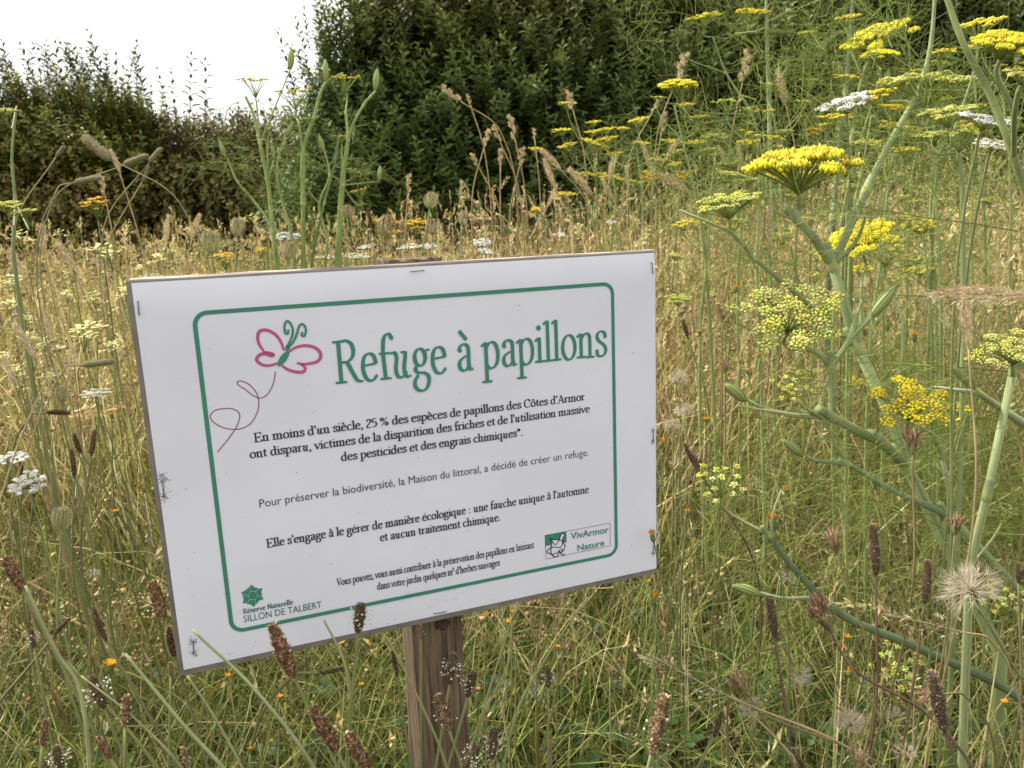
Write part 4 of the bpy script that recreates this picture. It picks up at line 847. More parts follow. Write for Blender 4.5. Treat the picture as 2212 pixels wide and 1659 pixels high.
# blurred, very close, upper right
root = to_ground(W(2230, 620, .62)); F5 = Plant('fennel_plant', root, 'blurred fennel closest to the camera with soft yellow heads overhead', 'fennel', 'fennel plants near the sign')
q5 = [root, W(2262, 600, .62), W(2190, 340, .60), W(2136, 199, .60), W(2083, 98, .60), W(2036, -30, .6)]
F5.stem(q5, .0032, .0020, nodes=[], C=(.27, .32, .12)); umbel(F5, 'big', 2173, 90, 130, .56, (0, .5), W(2190, 340, .6), .002, .0015, via=[(2185, 230, .58)])
umbel(F5, 'beady', 2215, 158, 90, .54, (0, .5), W(2190, 340, .6), .002, .0015)

feathers(F5, [(2110, 340, .6, .5, .2, .4), (2110, 340, .6, -.6, .3, .6), (2160, 430, .6, .3, .1, 1), (2200, 500, .6, -.8, .2, .2)], .8)

gT = [featherT(30 + q, .20, 3) for q in range(3)]; r = np.random.default_rng(91); g = G()
n = 80; P = np.stack([r.uniform(.42, 2.1, n), np.zeros(n), np.zeros(n)], -1); P[:, 1] = 1.15 + r.random(n) * 1.5; P[:, 0] = (.42 + .36 * r.random(n)) * P[:, 1]; P[:, 2] = r.uniform(.12, .98, n) * np.clip(.55 + .35 * (P[:, 1] - .8), .5, 1.05)
n2 = 48; Q = np.zeros((n2, 3)); Q[:, 1] = r.uniform(1.25, 2.4, n2); Q[:, 0] = Q[:, 1] * r.uniform(.26, .66, n2); Q[:, 2] = .78 + Q[:, 1] * r.uniform(-.05, .27, n2) * np.clip((Q[:, 0] / Q[:, 1] - .15) * 2.6, .2, 1)
P = np.concatenate([P, Q]); n = len(P); k = r.integers(0, 3, n); R_ = frames(np.stack([r.normal(0, 1, n), r.normal(0, .7, n), r.normal(.4, .5, n)], -1), r.random(n) * 6.28)
for q in range(3): stamp(g, gT[q], P[k == q], R_[k == q], r.uniform(.8, 1.5, (k == q).sum()), vary(np.tile([[1.1, 1.05, 1.0]], ((k == q).sum(), 1)), r))
n = 34; P = np.stack([r.uniform(.60, .95, n), r.uniform(1.1, 1.4, n), r.uniform(.05, .5, n)], -1); stamp(g, gT[1], P, frames(np.stack([r.normal(0, 1, n), r.normal(0, .7, n), r.normal(.3, .6, n)], -1)), r.uniform(.8, 1.3, n), vary(np.tile([[1.1, 1.05, .9]], (n, 1)), r))
obj('fennel_foliage', mesh('fennel_foliage', g, M['grass']), kind='stuff', label='fine thread like fennel leaves filling the gaps between fennel stems')
# ---- fennel group farther back, upper right
def fennel_back(label, stem, heads, d, r0=.004, C=FST, group='fennels standing in the meadow behind', feath=4, buds=(), name='fennel_plant'):
    P = [W(*(q if len(q) == 3 else (*q, d))) for q in stem]; root = to_ground(P[0], P[0] - P[1])
    pl = Plant(name, root, label, 'fennel', group)
    pl.stem([root] + P, r0, r0 * .45, C=C, nodes=P[1:-1:2], n=6)
    for h in heads:
        k, u, v, w_, fi = h[:5]; dd = h[5] if len(h) > 5 else d; til = h[6] if len(h) > 6 else (RNG.normal(0, .12), .18)
        umbel(pl, k, u, v, w_, dd, til, P[fi], r0 * .35, r0 * .28, C)
    for b in buds:
        bud(pl, *b[:4], d, 1.1); pl.stem([P[b[4]], W(b[0], b[1], d)], r0 * .35, r0 * .3, C)
    for q in range((feath + 1) // 2):
        k = RNG.integers(0, len(P) if P[-1][0] > -.1 else 3); pl.part('feathery_leaf', FEATH[q % 4], P[k], (RNG.normal(), RNG.normal() * .4, RNG.normal(.1, .5)), RNG.uniform(.55, .95), RNG.random() * 6)
    return pl
fennel_back('fennel with a pale straight stem rising past the hedge, small umbels near its top', [(1672, 480), (1664, 337), (1660, 190), (1656, 60), (1655, -40)], [('flat', 1622, 27, 78, 3), ('green', 1700, 130, 35, 2), ('open', 1573, 229, 68, 1)], 1.9, .007, (.23, .28, .13))
fennel_back('fennel with a forked stem and one broad yellow umbel touching the upper frame', [(1650, 400), (1625, 250), (1570, 160), (1540, 80)], [('flat', 1517, 37, 76, 3), ('green', 1468, 77, 46, 2), ('green', 1580, 60, 36, 3), ('flat', 1472, 188, 58, 1), ('flat', 1480, 226, 46, 1)], 2.0, .0042)
fennel_back('fennel bearing the slanted bright yellow umbel under the upper frame', [(1830, 480), (1840, 300), (1862, 170), (1880, 120)], [('big', 1892, 78, 142, 3, 1.35, (-.42, .25)), ('flat', 1830, 38, 62, 2), ('green', 1800, 150, 60, 1)], 1.45, .0048, buds=((1822, 180, 1812, 135, 1),))
fennel_back('fennel with a thick stem running behind the white wild carrot umbel', [(1790, 600), (1800, 470), (1812, 330), (1826, 200), (1838, 60), (1845, -40)], [('flat', 1745, 70, 40, 4), ('open', 1750, 180, 50, 2), ('green', 1738, 262, 50, 2)], 1.7, .0075, (.16, .20, .11), feath=7)
fennel_back('fennel holding a small flat umbel just behind the tallest stem', [(2020, 420), (2035, 260), (2032, 170)], [('flat', 2031, 112, 64, 2), ('green', 2000, 150, 40, 1)], 1.3, .003)
fennel_back('fennel with a loose green gold mass of heads near the frame corner', [(2080, 480), (2070, 330), (2058, 290)], [('beady', 2050, 240, 120, 2, .75), ('flat', 2113, 52, 112, 2, .8), ('open', 2075, 300, 100, 1, .75), ('beady', 2020, 290, 80, 1, .8)], .8, .003, feath=6)
fennel_back('fennel with a slim umbel half hidden under the golden one', [(2010, 640), (2000, 560), (1995, 520)], [('flat', 1990, 486, 80, 2, 1.3, (-.2, .25)), ('open', 1760, 600, 50, 0), ('green', 1720, 575, 55, 0)], 1.3, .003)
fennel_back('yellow flowered fennel with low heads halfway down the meadow', [(1800, 960), (1760, 880), (1740, 850)], [('open', 1722, 812, 60, 2), ('flat', 1843, 822, 46, 2), ('open', 1760, 806, 44, 1)], 1.25, .0022, feath=6)
bk = [('with five small flat heads in front of the dark hedge', [(1290, 470), (1285, 380), (1265, 330)], [('flat', 1227, 223, 42, 2), ('flat', 1214, 281, 44, 2), ('flat', 1281, 264, 36, 2), ('flat', 1227, 314, 48, 1), ('flat', 1156, 321, 36, 1)]),
      ('with clustered middle sized heads before the hedge', [(1330, 480), (1325, 390), (1310, 340)], [('flat', 1288, 311, 70, 2), ('flat', 1309, 300, 54, 2), ('flat', 1279, 285, 38, 2), ('flat', 1309, 279, 38, 1), ('flat', 1326, 332, 44, 1)]),
      ('with the highest deep yellow head of the middle clump', [(1390, 500), (1385, 400), (1375, 320)], [('flat', 1378, 259, 52, 2), ('flat', 1343, 277, 36, 2), ('flat', 1386, 309, 42, 2), ('flat', 1412, 376, 40, 1)]),
      ('with low broad heads above the dry grass', [(1320, 500), (1318, 440), (1312, 410)], [('flat', 1300, 380, 66, 2), ('flat', 1330, 385, 46, 2), ('flat', 1223, 419, 46, 1), ('flat', 1260, 375, 40, 1), ('flat', 1373, 393, 36, 1)]),
      ('whose heads mingle with pale grass plumes', [(1460, 520), (1455, 420), (1450, 360)], [('flat', 1451, 306, 56, 2), ('flat', 1506, 308, 52, 2), ('flat', 1450, 332, 40, 1), ('flat', 1420, 345, 36, 1), ('flat', 1480, 372, 40, 1)]),
      ('with a short stalk and one tiny head over brown weeds', [(1180, 520), (1172, 470)], [('flat', 1158, 450, 24, 1), ('flat', 1400, 372, 34, 1)])]
for k, (lb, st, hd) in enumerate(bk): fennel_back('distant fennel ' + lb, st, hd, 3.0 - .15 * (k % 3), .0042, feath=5)
ORD0 = 'first second third fourth fifth sixth seventh eighth ninth tenth eleventh twelfth thirteenth fourteenth fifteenth sixteenth'.split()
rf = np.random.default_rng(404)
for q in range(16):                       # the slimmer fennels that make up the thicket
    u0 = 1500 + q * 46 + rf.normal(0, 12); vt = float(np.interp(u0, [1480, 1700, 2000, 2220], [200, 110, 60, 30])) + rf.uniform(0, 230); dd = rf.uniform(1.05, 1.75); ln = rf.normal(0, 45)
    st = [(u0 + ln * .2, vt + 420), (u0 + ln * .5 + rf.normal(0, 8), vt + 260), (u0 + ln * .8, vt + 120), (u0 + ln, vt + 45)]
    hd = [(rf.choice(['beady', 'big', 'flat', 'cup', 'gold']), st[3][0] + rf.normal(0, 6), vt, rf.uniform(55, 100) / dd * 1.1, 3)] + [(rf.choice(['open', 'flat', 'beady']), st[b][0] + s_ * rf.uniform(35, 75), st[b][1] - rf.uniform(50, 110), rf.uniform(34, 66) / dd * 1.2, b) for b, s_ in ((2, 1), (2, -1), (1, 1), (1, -1), (0, rf.choice([-1, 1])))]
    bs = [(st[2][0] + 30, st[2][1] - 50, st[2][0] + 44, st[2][1] - 92, 2)] if q % 3 == 0 else []
    fennel_back('slender pale green fennel in the thicket around the tallest one, %s from the left' % ORD0[q], st, hd, dd, .0026 * dd ** .5, (.28, .34, .12), 'slender fennels of the thicket', 4, bs)
# ---- the fennel rising over the notice's upper edge
d = 1.55
fennel_back('fennel behind the sign with golden umbel on its middle stem', [(656, 600), (655, 500), (654, 324), (645, 262)], [('cup', 636, 213, 84, 3, d, (0, .1))], d, .0052, (.25, .32, .10), feath=2)
fennel_back('fennel behind the sign whose stem forks towards a pointed bud', [(658, 602, d), (655, 440, d), (656, 322, d), (678, 255, d), (704, 180, d), (742, 158, d)], [], d, .0050, (.25, .32, .10), feath=2, buds=((704, 176, 705, 128, 4),))
fennel_back('fennel behind the sign, leaning outward with buds beside the sky', [(602, 600), (590, 500), (578, 390), (562, 310), (545, 240), (530, 208)], [('cup', 549, 188, 78, 3, d, (0, .15)), ('green', 581, 280, 38, 2)], d, .0052, (.25, .32, .10), feath=5, buds=((627, 150, 632, 104, 3), (592, 345, 589, 312, 2)))
fennel_back('fennel behind the sign with a side shoot bent over the bramble hedge', [(606, 600), (583, 485), (545, 430), (514, 394), (492, 345)], [], d, .0036, (.25, .32, .10), feath=4, buds=((487, 340, 476, 305, 4),))
fennel_back('fennel behind the sign with a cupped umbel close to the tall hedge', [(727, 600), (732, 500), (738, 401), (752, 303), (747, 240)], [('cup', 747, 180, 66, 4, d, (0, .05)), ('cup', 737, 300, 36, 2), ('cup', 776, 420, 48, 2)], d, .0056, (.25, .32, .10), feath=4)
fennel_back('fennel behind the sign bending out to a bud before the tall hedge', [(735, 600), (742, 400), (753, 297), (785, 228), (812, 196)], [], d, .0044, (.25, .32, .10), feath=3, buds=((810, 196, 817, 148, 4), (818, 392, 823, 358, 1)))
fennel_back('thin fennel stem with small green heads between the sign and tall hedge', [(672, 600), (700, 440), (722, 360), (735, 290)], [('green', 701, 345, 30, 3), ('green', 770, 350, 34, 2)], d, .0034, (.16, .22, .09), feath=5)
fennel_back('fennel behind the sign with crossing side shoots beside its golden neighbour', [(640, 600), (628, 500), (607, 425), (598, 360), (617, 292)], [('cup', 669, 262, 34, 4, d, (0, .1)), ('green', 640, 390, 30, 3)], d, .0036, (.27, .34, .11), feath=3, buds=((617, 296, 634, 262, 4),))
fennel_back('fennel behind the sign whose shoots cross low before the dark hedge', [(700, 600), (706, 520), (690, 440), (712, 380), (700, 322)], [('open', 760, 372, 34, 3), ('green', 668, 400, 28, 2)], d, .0036, (.27, .34, .11), feath=3, buds=((700, 330, 690, 290, 4),))
fennel_back('blurred fennel with yellow heads at the frame beside the bramble hedge', [(30, 560), (33, 437), (26, 339), (36, 230)], [('beady', 12, 237, 50, 3, .9), ('beady', 12, 441, 74, 1, .9), ('beady', 50, 456, 56, 1, .9)], 1.0, .0028, (.2, .24, .1), feath=0)

# ---- heads shared by the smaller plants
def spikeT(seed, rad, n, cols, fl, fw, ang, core, prof=None, anth=0, nsd=6):
    g = G(); prof = prof or (lambda t: rad * (math.sin(math.pi * min(max(.08 + .84 * t, 0), 1)) ** .55))
    z = np.linspace(0, 1, 9); b = np.random.default_rng(seed).normal(0, .05, 2)
    path = np.stack([b[0] * z ** 2, b[1] * z ** 2, z], -1)
    tube(g, path, [prof(t) * .8 for t in z], core, nsd); flaky(g, path, prof, n, fl, fw, ang, cols, seed)
    if anth:
        r = np.random.default_rng(seed + 9); t = r.uniform(.25, .75, anth); a = r.random(anth) * 6.28; rr = rad * r.uniform(1.3, 2.2, anth)
        B = np.stack([rr * np.cos(a), rr * np.sin(a), t], -1); blobs(g, B, r.uniform(.022, .042, anth), (.74, .71, .60), seed)
        A0 = B * [.3, .3, 1] - [0, 0, .02]; g.add(np.stack([A0, A0 + [0, 0, .014], B], 1).reshape(-1, 3), np.arange(anth * 3).reshape(-1, 3), (.5, .47, .36))
    return g
PLT = {
    'papery': mesh('flower_head', spikeT(1, .15, 520, [(.45, .30, .17), (.30, .17, .09), (.20, .10, .06), (.52, .39, .24)], .075, .07, .7, (.12, .07, .04)), M['seed']),
    'tan': mesh('flower_head', spikeT(2, .15, 460, [(.55, .42, .25), (.42, .30, .16), (.25, .16, .09)], .085, .08, .65, (.16, .10, .05), anth=6), M['seed']),
    'dark': mesh('flower_head', spikeT(3, .12, 420, [(.20, .15, .07), (.29, .215, .11), (.38, .29, .15)], .05, .04, .9, (.06, .04, .03)), M['seed']),
    'bloom': mesh('flower_head', spikeT(4, .19, 340, [(.16, .13, .07), (.36, .25, .15), (.20, .15, .08)], .07, .06, .8, (.09, .07, .035), anth=38), M['seed']),
    'fuzzy': mesh('flower_head', spikeT(5, .12, 700, [(.29, .215, .12), (.37, .285, .17), (.20, .145, .08)], .06, .025, 1.1, (.10, .07, .05)), M['seed']),
}
def stalked(name, kind_mesh, u, v, hpx, d, dirpx, label, cat, group, stemC, r0=.0011, extra=None, part='flower_head', wid=1.0, base_dir=None, uv2=None, sm=None):
    """a head whose middle is at pixel u,v, hpx long, its axis along dirpx on the picture; the stem runs on to the ground"""
    dx, dy = dirpx; n_ = math.hypot(dx, dy); a = W(u - dx / n_ * hpx / 2, v - dy / n_ * hpx / 2, d); b = W(u + dx / n_ * hpx / 2, v + dy / n_ * hpx / 2, d)
    ax = b - a; L = np.linalg.norm(ax); ax /= L
    drop = a[2]; out = -ax.copy(); out[2] = 0
    root = np.array([a[0] + out[0] * min(drop * .7, .16) + RNG.normal(0, .015), a[1] + .04 + abs(RNG.normal(0, .03)), 0.0])
    rel = root[:2] - SC0[:2]; nn = rel @ N3[:2]
    if -.03 < nn < .06 and abs(rel @ A3[:2]) < .25: root[1] -= .05
    pl = Plant(name, root, label, cat, group); pl.uv = (u, v)
    o = pl.part(part, kind_mesh, a, ax, L, RNG.random() * 6); wid = wid * RNG.uniform(.85, 1.2); o.scale = (L * wid, L * wid * RNG.uniform(.85, 1.1), L)
    m1 = a - ax * (min(.3 * drop, .12) if ax[2] > .3 else .02)
    if m1[2] < .03: m1 = (a + root) / 2
    pl.stem([root, root * .45 + m1 * .55 + [0, 0, .01], m1, a], r0 * 1.25, r0, stemC, m=M['grass'] if sm is None else sm, n=5)
    return pl
SMALL = []                                 # (plant, look, group words, category) waiting for their labels
def auto(pl, u, v, look, kind): SMALL.append((pl, u, v, look, kind))
GST = (.24, .26, .10); DST = (.42, .33, .17); BST = (.14, .09, .055)
# ribwort plantains: type, u, v, length px, depth, direction, look
for t, u, v, h, d, dr, look in (
    ('papery', 611, 1408, 118, .50, (-.45, -1), 'large tan brown plantain spike leaning over the sign corner'), ('bloom', 776, 1335, 62, .56, (.08, -1), 'small dark tipped plantain spike overlapping the green border'),
    ('papery', 703, 1575, 104, .50, (-.5, -1), 'thick papery plantain spike'), ('papery', 776, 1625, 92, .47, (-.55, -1), 'thick brown plantain spike cut by the lower frame'),
    ('bloom', 976, 1445, 66, .57, (.15, -1), 'plantain spike with a skirt of white anthers before the post'), ('tan', 957, 1541, 76, .55, (-.35, -1), 'slim tan plantain spike crossing the post'),
    ('bloom', 1017, 1478, 56, .58, (.25, -1), 'pale flowering plantain spike at the post edge'), ('bloom', 1066, 1606, 66, .55, (.1, -1), 'white flecked plantain spike low beside the post'),
    ('dark', 854, 1432, 58, .62, (-.15, -1), 'narrow plantain spike with white tip'), ('dark', 716, 1451, 52, .60, (1, -.1), 'dark plantain spike bent sideways'),
    ('bloom', 1184, 1464, 42, .62, (0, -1), 'short plantain spike with white anthers'), ('bloom', 1017, 1636, 60, .52, (.6, -1), 'dark green plantain spike ringed with anthers'),
    ('tan', 909, 1365, 30, .60, (0, -1), 'tiny tan plantain head on the post top'), ('dark', 211, 1350, 80, .60, (-.55, -1), 'grey brown plantain spike leaning'),
    ('tan', 271, 1537, 66, .52, (0, -1), 'stout grey plantain spike'), ('papery', 130, 1410, 42, .55, (-.8, -1), 'small brown plantain spike'),
    ('bloom', 211, 1495, 74, .54, (-.4, -1), 'plantain spike with sparse white anthers'), ('tan', 341, 1298, 84, .64, (-.3, -1), 'tall greyish plantain spike hugging the sign edge'),
    ('dark', 367, 1386, 66, .62, (-.3, -1), 'slender dark plantain spike against the sign edge'), ('papery', 95, 1583, 56, .48, (.1, -1), 'pinkish plantain spike with pale anthers'),
    ('bloom', 127, 1639, 56, .45, (-.2, -1), 'blurred plantain spike in the corner'), ('dark', 130, 1354, 48, .62, (.7, -1), 'dark plantain spike tilted'),
    ('papery', 225, 1616, 52, .48, (-.6, -1), 'rusty plantain spike'), ('papery', 32, 1240, 78, .55, (-.5, -1), 'soft brown plantain spike at the frame edge'), ('tan', 401, 1636, 44, .52, (-.3, -1), 'low brown plantain spike'),
    ('tan', 369, 1446, 30, .6, (0, -1), 'short round plantain head under the sign corner'), ('bloom', 70, 1379, 40, .6, (-.2, -1), 'pale flecked plantain spike'),
    ('dark', 164, 959, 44, .95, (-.6, -1), 'dark plantain spike leaning'), ('dark', 47, 1010, 34, .95, (0, -1), 'short dark plantain spike'), ('dark', 75, 1053, 44, .9, (.1, -1), 'brown plantain spike before a white umbel'),
    ('dark', 160, 1001, 60, .9, (0, -1), 'upright dark plantain spike'), ('dark', 126, 888, 50, .95, (1, -.15), 'dark plantain spike lying level'), ('dark', 200, 958, 56, .92, (.1, -1), 'long dark plantain spike'),
    ('fuzzy', 1892, 1188, 108, .72, (0, -1), 'long fuzzy brown plantain spike'), ('fuzzy', 2004, 1257, 92, .68, (.15, -1), 'fuzzy plantain spike on a dark red stalk'),
    ('fuzzy', 1669, 1333, 86, .64, (-.12, -1), 'slim fuzzy plantain spike on a pale green stalk'), ('fuzzy', 2023, 1517, 128, .58, (-.3, -1), 'longest fuzzy brown plantain spike leaning'),
    ('tan', 1420, 1567, 124, .50, (.22, -1), 'big tan plantain spike with flaking scales and white tip'), ('dark', 1554, 1567, 56, .60, (.5, -1), 'short brown plantain spike tilted'),
    ('dark', 1727, 1640, 50, .55, (-.4, -1), 'dark plantain spike cut by the lower frame'), ('dark', 2200, 1240, 40, .7, (0, -1), 'brown plantain head at the frame edge'), ('fuzzy', 1490, 985, 62, .85, (-.6, -1), 'brown fuzzy plantain spike close to the sign edge'),
    ('dark', 1480, 710, 40, 1.3, (-.3, -1), 'small dark plantain spike among dry stems'), ('dark', 800, 470, 42, 1.9, (0, -1), 'small brown plantain spike above the sign'), ('dark', 580, 430, 44, 1.6, (0, -1), 'dark plantain spike in front of the fennel stem')):
    k = stalked('plantain', PLT[t], u, v, h, d, dr, '', '', '', {'fuzzy': (.17, .12, .07), 'dark': (.2, .2, .09)}.get(t, GST), .0011); auto(k, u, v, look, 'ribwort plantain')
# tall dry grasses
def clumpy(seed, nb, cols):
    r = np.random.default_rng(seed); g = G(); tube(g, [[0, 0, 0], [0, 0, .5], [.02, 0, .95]], .012, cols[0], 3)
    for k in range(nb):
        t = (k / nb) ** .8 * .85; a = k * 2.1; l = .24 * (1 - .4 * t); o = np.array([.05 * np.cos(a), .05 * np.sin(a), t])
        flaky(g, [o, o + [.05 * np.cos(a), .05 * np.sin(a), l]], lambda x: .075 * math.sin(3.14 * min(max(x, .05), .95)), 60, .09, .035, .5, cols, seed + k)
    return g
def plumeT(seed, cols, rad=.10, n=520, fl=.11, fw=.022, ang=.45):
    g = G(); z = np.linspace(0, 1, 9); path = np.stack([.10 * z ** 2, 0 * z, z], -1); tube(g, path, .01, cols[0], 3)
    flaky(g, path, lambda t: rad * math.sin(math.pi * min(max(.05 + .9 * t, 0), 1)) ** .8, n, fl, fw, ang, cols, seed); return g
def oatT(seed, cols):
    r = np.random.default_rng(seed); g = G(); tube(g, [[0, 0, 0], [0, 0, .5], [.03, 0, 1]], .006, cols[0], 3)
    for k in range(22):
        t = k / 22; a = r.random() * 6.28; l = .10 * (1.2 - t); b = np.array([0, 0, t]); e = b + [l * np.cos(a), l * np.sin(a), .10]
        tube(g, [b, e], .003, cols[0], 3, False); flaky(g, [e, e + norm(e - b) * .06], lambda x: .010, 5, .06, .018, .25, cols, seed + k)
    return g
PCOL = [(.64, .53, .33), (.74, .64, .43), (.50, .39, .24)]; GCOL = [(.46, .42, .26), (.58, .53, .35), (.36, .32, .19)]
GR = {'cocks': [mesh('seed_head', clumpy(s, 7, PCOL), M['seed']) for s in (1, 50)], 'timothy': [mesh('seed_head', spikeT(61, .075, 900, GCOL, .035, .012, .9, (.25, .23, .13), prof=lambda t: .075 * min(1, 6 * t + .3, 6 * (1 - t) + .35)), M['seed'])],
      'plume': [mesh('seed_head', plumeT(s, PCOL), M['dry']) for s in (71, 72)], 'oat': [mesh('seed_head', oatT(81, [(.50, .44, .26), (.58, .52, .33)]), M['dry'])]}
for t, u, v, h, d, dr, look in (
    ('timothy', 188, 387, 60, 1.0, (1, -.28), 'fat grey fuzzy grass head held level'), ('timothy', 208, 322, 78, 1.15, (-1, -.65), 'arching fuzzy grass head'), ('timothy', 129, 326, 30, 1.2, (.6, -1), 'short fuzzy grass head'),
    ('timothy', 292, 344, 56, 1.2, (1, -.5), 'curved fuzzy grass head'), ('timothy', 334, 334, 42, 1.2, (.7, -1), 'fuzzy grass head against the bramble hedge'), ('plume', 252, 350, 52, 1.3, (-.3, -1), 'pale pointed grass plume'),
    ('cocks', 222, 397, 48, 1.3, (-.2, -1), 'lumpy pale grass head beside yellow flowers'), ('timothy', 316, 374, 40, 1.2, (.5, -1), 'slanting fuzzy grass head'), ('timothy', 211, 784, 68, .95, (1, -.15), 'grey fuzzy grass head lying level'),
    ('plume', 155, 775, 60, 1.0, (.2, -1), 'thin straw grass plume'), ('cocks', 974, 203, 54, 1.9, (-1, -.75), 'drooping lumpy grass head highest over the sign'), ('cocks', 1013, 215, 26, 1.9, (-.3, -1), 'small lumpy grass head'),
    ('cocks', 1051, 297, 44, 2.0, (.25, -1), 'lumpy grass head'), ('cocks', 1073, 288, 44, 2.0, (-.4, -1), 'leaning lumpy grass head'), ('cocks', 1107, 273, 56, 2.0, (-.2, -1), 'upright lumpy grass head'), ('cocks', 1025, 343, 32, 2.0, (-.5, -1), 'short tilted grass head'),
    ('cocks', 1081, 338, 40, 2.0, (0, -1), 'straight lumpy grass head'), ('cocks', 1126, 339, 46, 2.0, (.2, -1), 'pale lumpy grass head'), ('cocks', 1154, 288, 26, 2.0, (-.1, -1), 'tiny grass head'), ('cocks', 882, 396, 44, 1.8, (.05, -1), 'slim upright grass head'),
    ('cocks', 997, 403, 32, 1.8, (0, -1), 'brown grass head before the dark hedge'), ('cocks', 1232, 215, 46, 2.0, (-.25, -1), 'grass head above the distant fennel'), ('cocks', 1416, 229, 34, 1.8, (.5, -1), 'brown lumpy grass head'), ('cocks', 1432, 262, 46, 1.8, (.15, -1), 'long lumpy grass head'),
    ('cocks', 1472, 142, 62, 1.6, (.35, -1), 'tall pinkish grass head'), ('cocks', 1611, 142, 74, 1.5, (.2, -1), 'long narrow grass head'), ('plume', 1193, 344, 60, 2.2, (-.8, -1), 'feathery pale plume'), ('plume', 1186, 376, 66, 2.2, (-.45, -1), 'feathery straw plume leaning'),
    ('plume', 1258, 392, 74, 2.2, (-.7, -1), 'arching straw plume'), ('plume', 1193, 425, 50, 2.3, (.5, -1), 'bent straw plume'), ('plume', 1313, 408, 52, 2.3, (-.5, -1), 'pale plume'), ('plume', 1320, 362, 56, 2.3, (.15, -1), 'upright pale plume'), ('plume', 1399, 342, 66, 2.0, (-.3, -1), 'tall pale plume'),
    ('plume', 1451, 322, 56, 2.0, (.6, -1), 'diagonal pale plume'), ('plume', 1356, 385, 50, 2.1, (0, -1), 'narrow pale plume'), ('plume', 1442, 390, 66, 2.0, (-1, -.6), 'drooping pale plume'), ('plume', 1470, 400, 70, 1.9, (-1, -.8), 'drooping straw plume'), ('plume', 1598, 340, 62, 1.8, (.1, -1), 'whitish narrow plume'),
    ('plume', 1560, 330, 60, 1.8, (-.5, -1), 'whitish leaning plume'), ('plume', 1640, 335, 60, 1.8, (-.1, -1), 'whitish upright plume'), ('plume', 1690, 190, 74, 1.7, (-.2, -1), 'pale plume beside a fennel stem'), ('plume', 1635, 510, 90, 1.5, (-.15, -1), 'thick straw plume'), ('plume', 1657, 500, 96, 1.5, (-.15, -1), 'thick straw plume of a close pair'),
    ('plume', 1540, 500, 70, 1.6, (-1, -.8), 'bent straw plume'), ('plume', 1905, 425, 62, 1.5, (.4, -1), 'whitish plume by the fork of the fennel'), ('plume', 2125, 632, 190, .62, (-1, -.12), 'large soft beige plume sweeping in level'), ('plume', 2089, 690, 130, .66, (-.05, -1), 'stout cream plume standing upright'),
    ('oat', 2170, 640, 120, .60, (-1, .15), 'loose beige grass panicle'), ('oat', 1490, 1462, 190, .60, (-1, -.5), 'long slanting pale grass ear'), ('oat', 2000, 1345, 180, .66, (-1, -.25), 'white spiky grass panicle'), ('oat', 2040, 690, 130, .8, (-.6, -1), 'thin straw grass panicle'),
    ('plume', 60, 740, 90, 1.0, (-.5, -1), 'soft blurred grass plume'), ('plume', 100, 700, 80, 1.1, (-.4, -1), 'soft purple grey plume'), ('oat', 100, 850, 90, .9, (.3, -1), 'pinkish loose panicle'), ('plume', 20, 800, 60, .9, (-.3, -1), 'blurred grass plume at the frame'),
    ('timothy', 245, 520, 40, 1.4, (-.1, -1), 'small fuzzy grass head'), ('plume', 360, 500, 66, 1.5, (.1, -1), 'slender straw plume'), ('plume', 150, 560, 70, 1.3, (-.4, -1), 'buff straw plume'), ('plume', 90, 520, 66, 1.3, (-.2, -1), 'buff plume'), ('plume', 420, 490, 56, 1.6, (.2, -1), 'short straw plume'), ('plume', 40, 580, 80, 1.2, (-.3, -1), 'long buff plume')):
    mm = GR[t][int(u) % len(GR[t])]; k = stalked('grass_stalk', mm, u, v, h, d, dr, '', '', '', DST if t != 'timothy' else (.33, .30, .17), .0009 * max(1, d * .85), part='seed_head', sm=M['dry'], wid={'cocks': 1.0, 'timothy': 1.6, 'plume': 1.0, 'oat': 1}[t]); auto(k, u, v, look, 'tall grass')
# wild carrots: open white umbels and closed brown nests
def nestT(seed, C0, C1, n=46, op=0.0):
    r = np.random.default_rng(seed); g = G()
    for k in range(n):
        a = k * 2.39996 + r.normal(0, .12); q = (.35 + .65 * (k / n)) * r.uniform(.75, 1.12); s = np.linspace(0, r.uniform(.8, 1.05), 7)
        rr = (q * np.sin(np.pi * s * (.93 - op)) * .5) + .03; z = (1 - np.cos(np.pi * s * .9)) * .46 * (1.1 - .25 * (1 - q)) + r.normal(0, .02)
        P = np.stack([rr * np.cos(a + .3 * s), rr * np.sin(a + .3 * s), z], -1); tube(g, P, np.linspace(.020, .015, 7), np.array(C0) * (1 - s[:, None]) + np.array(C1) * s[:, None], 3)
        blobs(g, P[-1] + r.normal(0, .035, (5, 3)), np.full(5, .03), np.array(C1) * .8, k)
    return mesh('flower_head', g, M['seed'])
NEST = {'green': nestT(1, (.54, .55, .26), (.50, .42, .24)), 'brown': nestT(2, (.56, .48, .28), (.42, .32, .19)), 'open': nestT(3, (.58, .56, .30), (.50, .43, .25), 60, .12)}
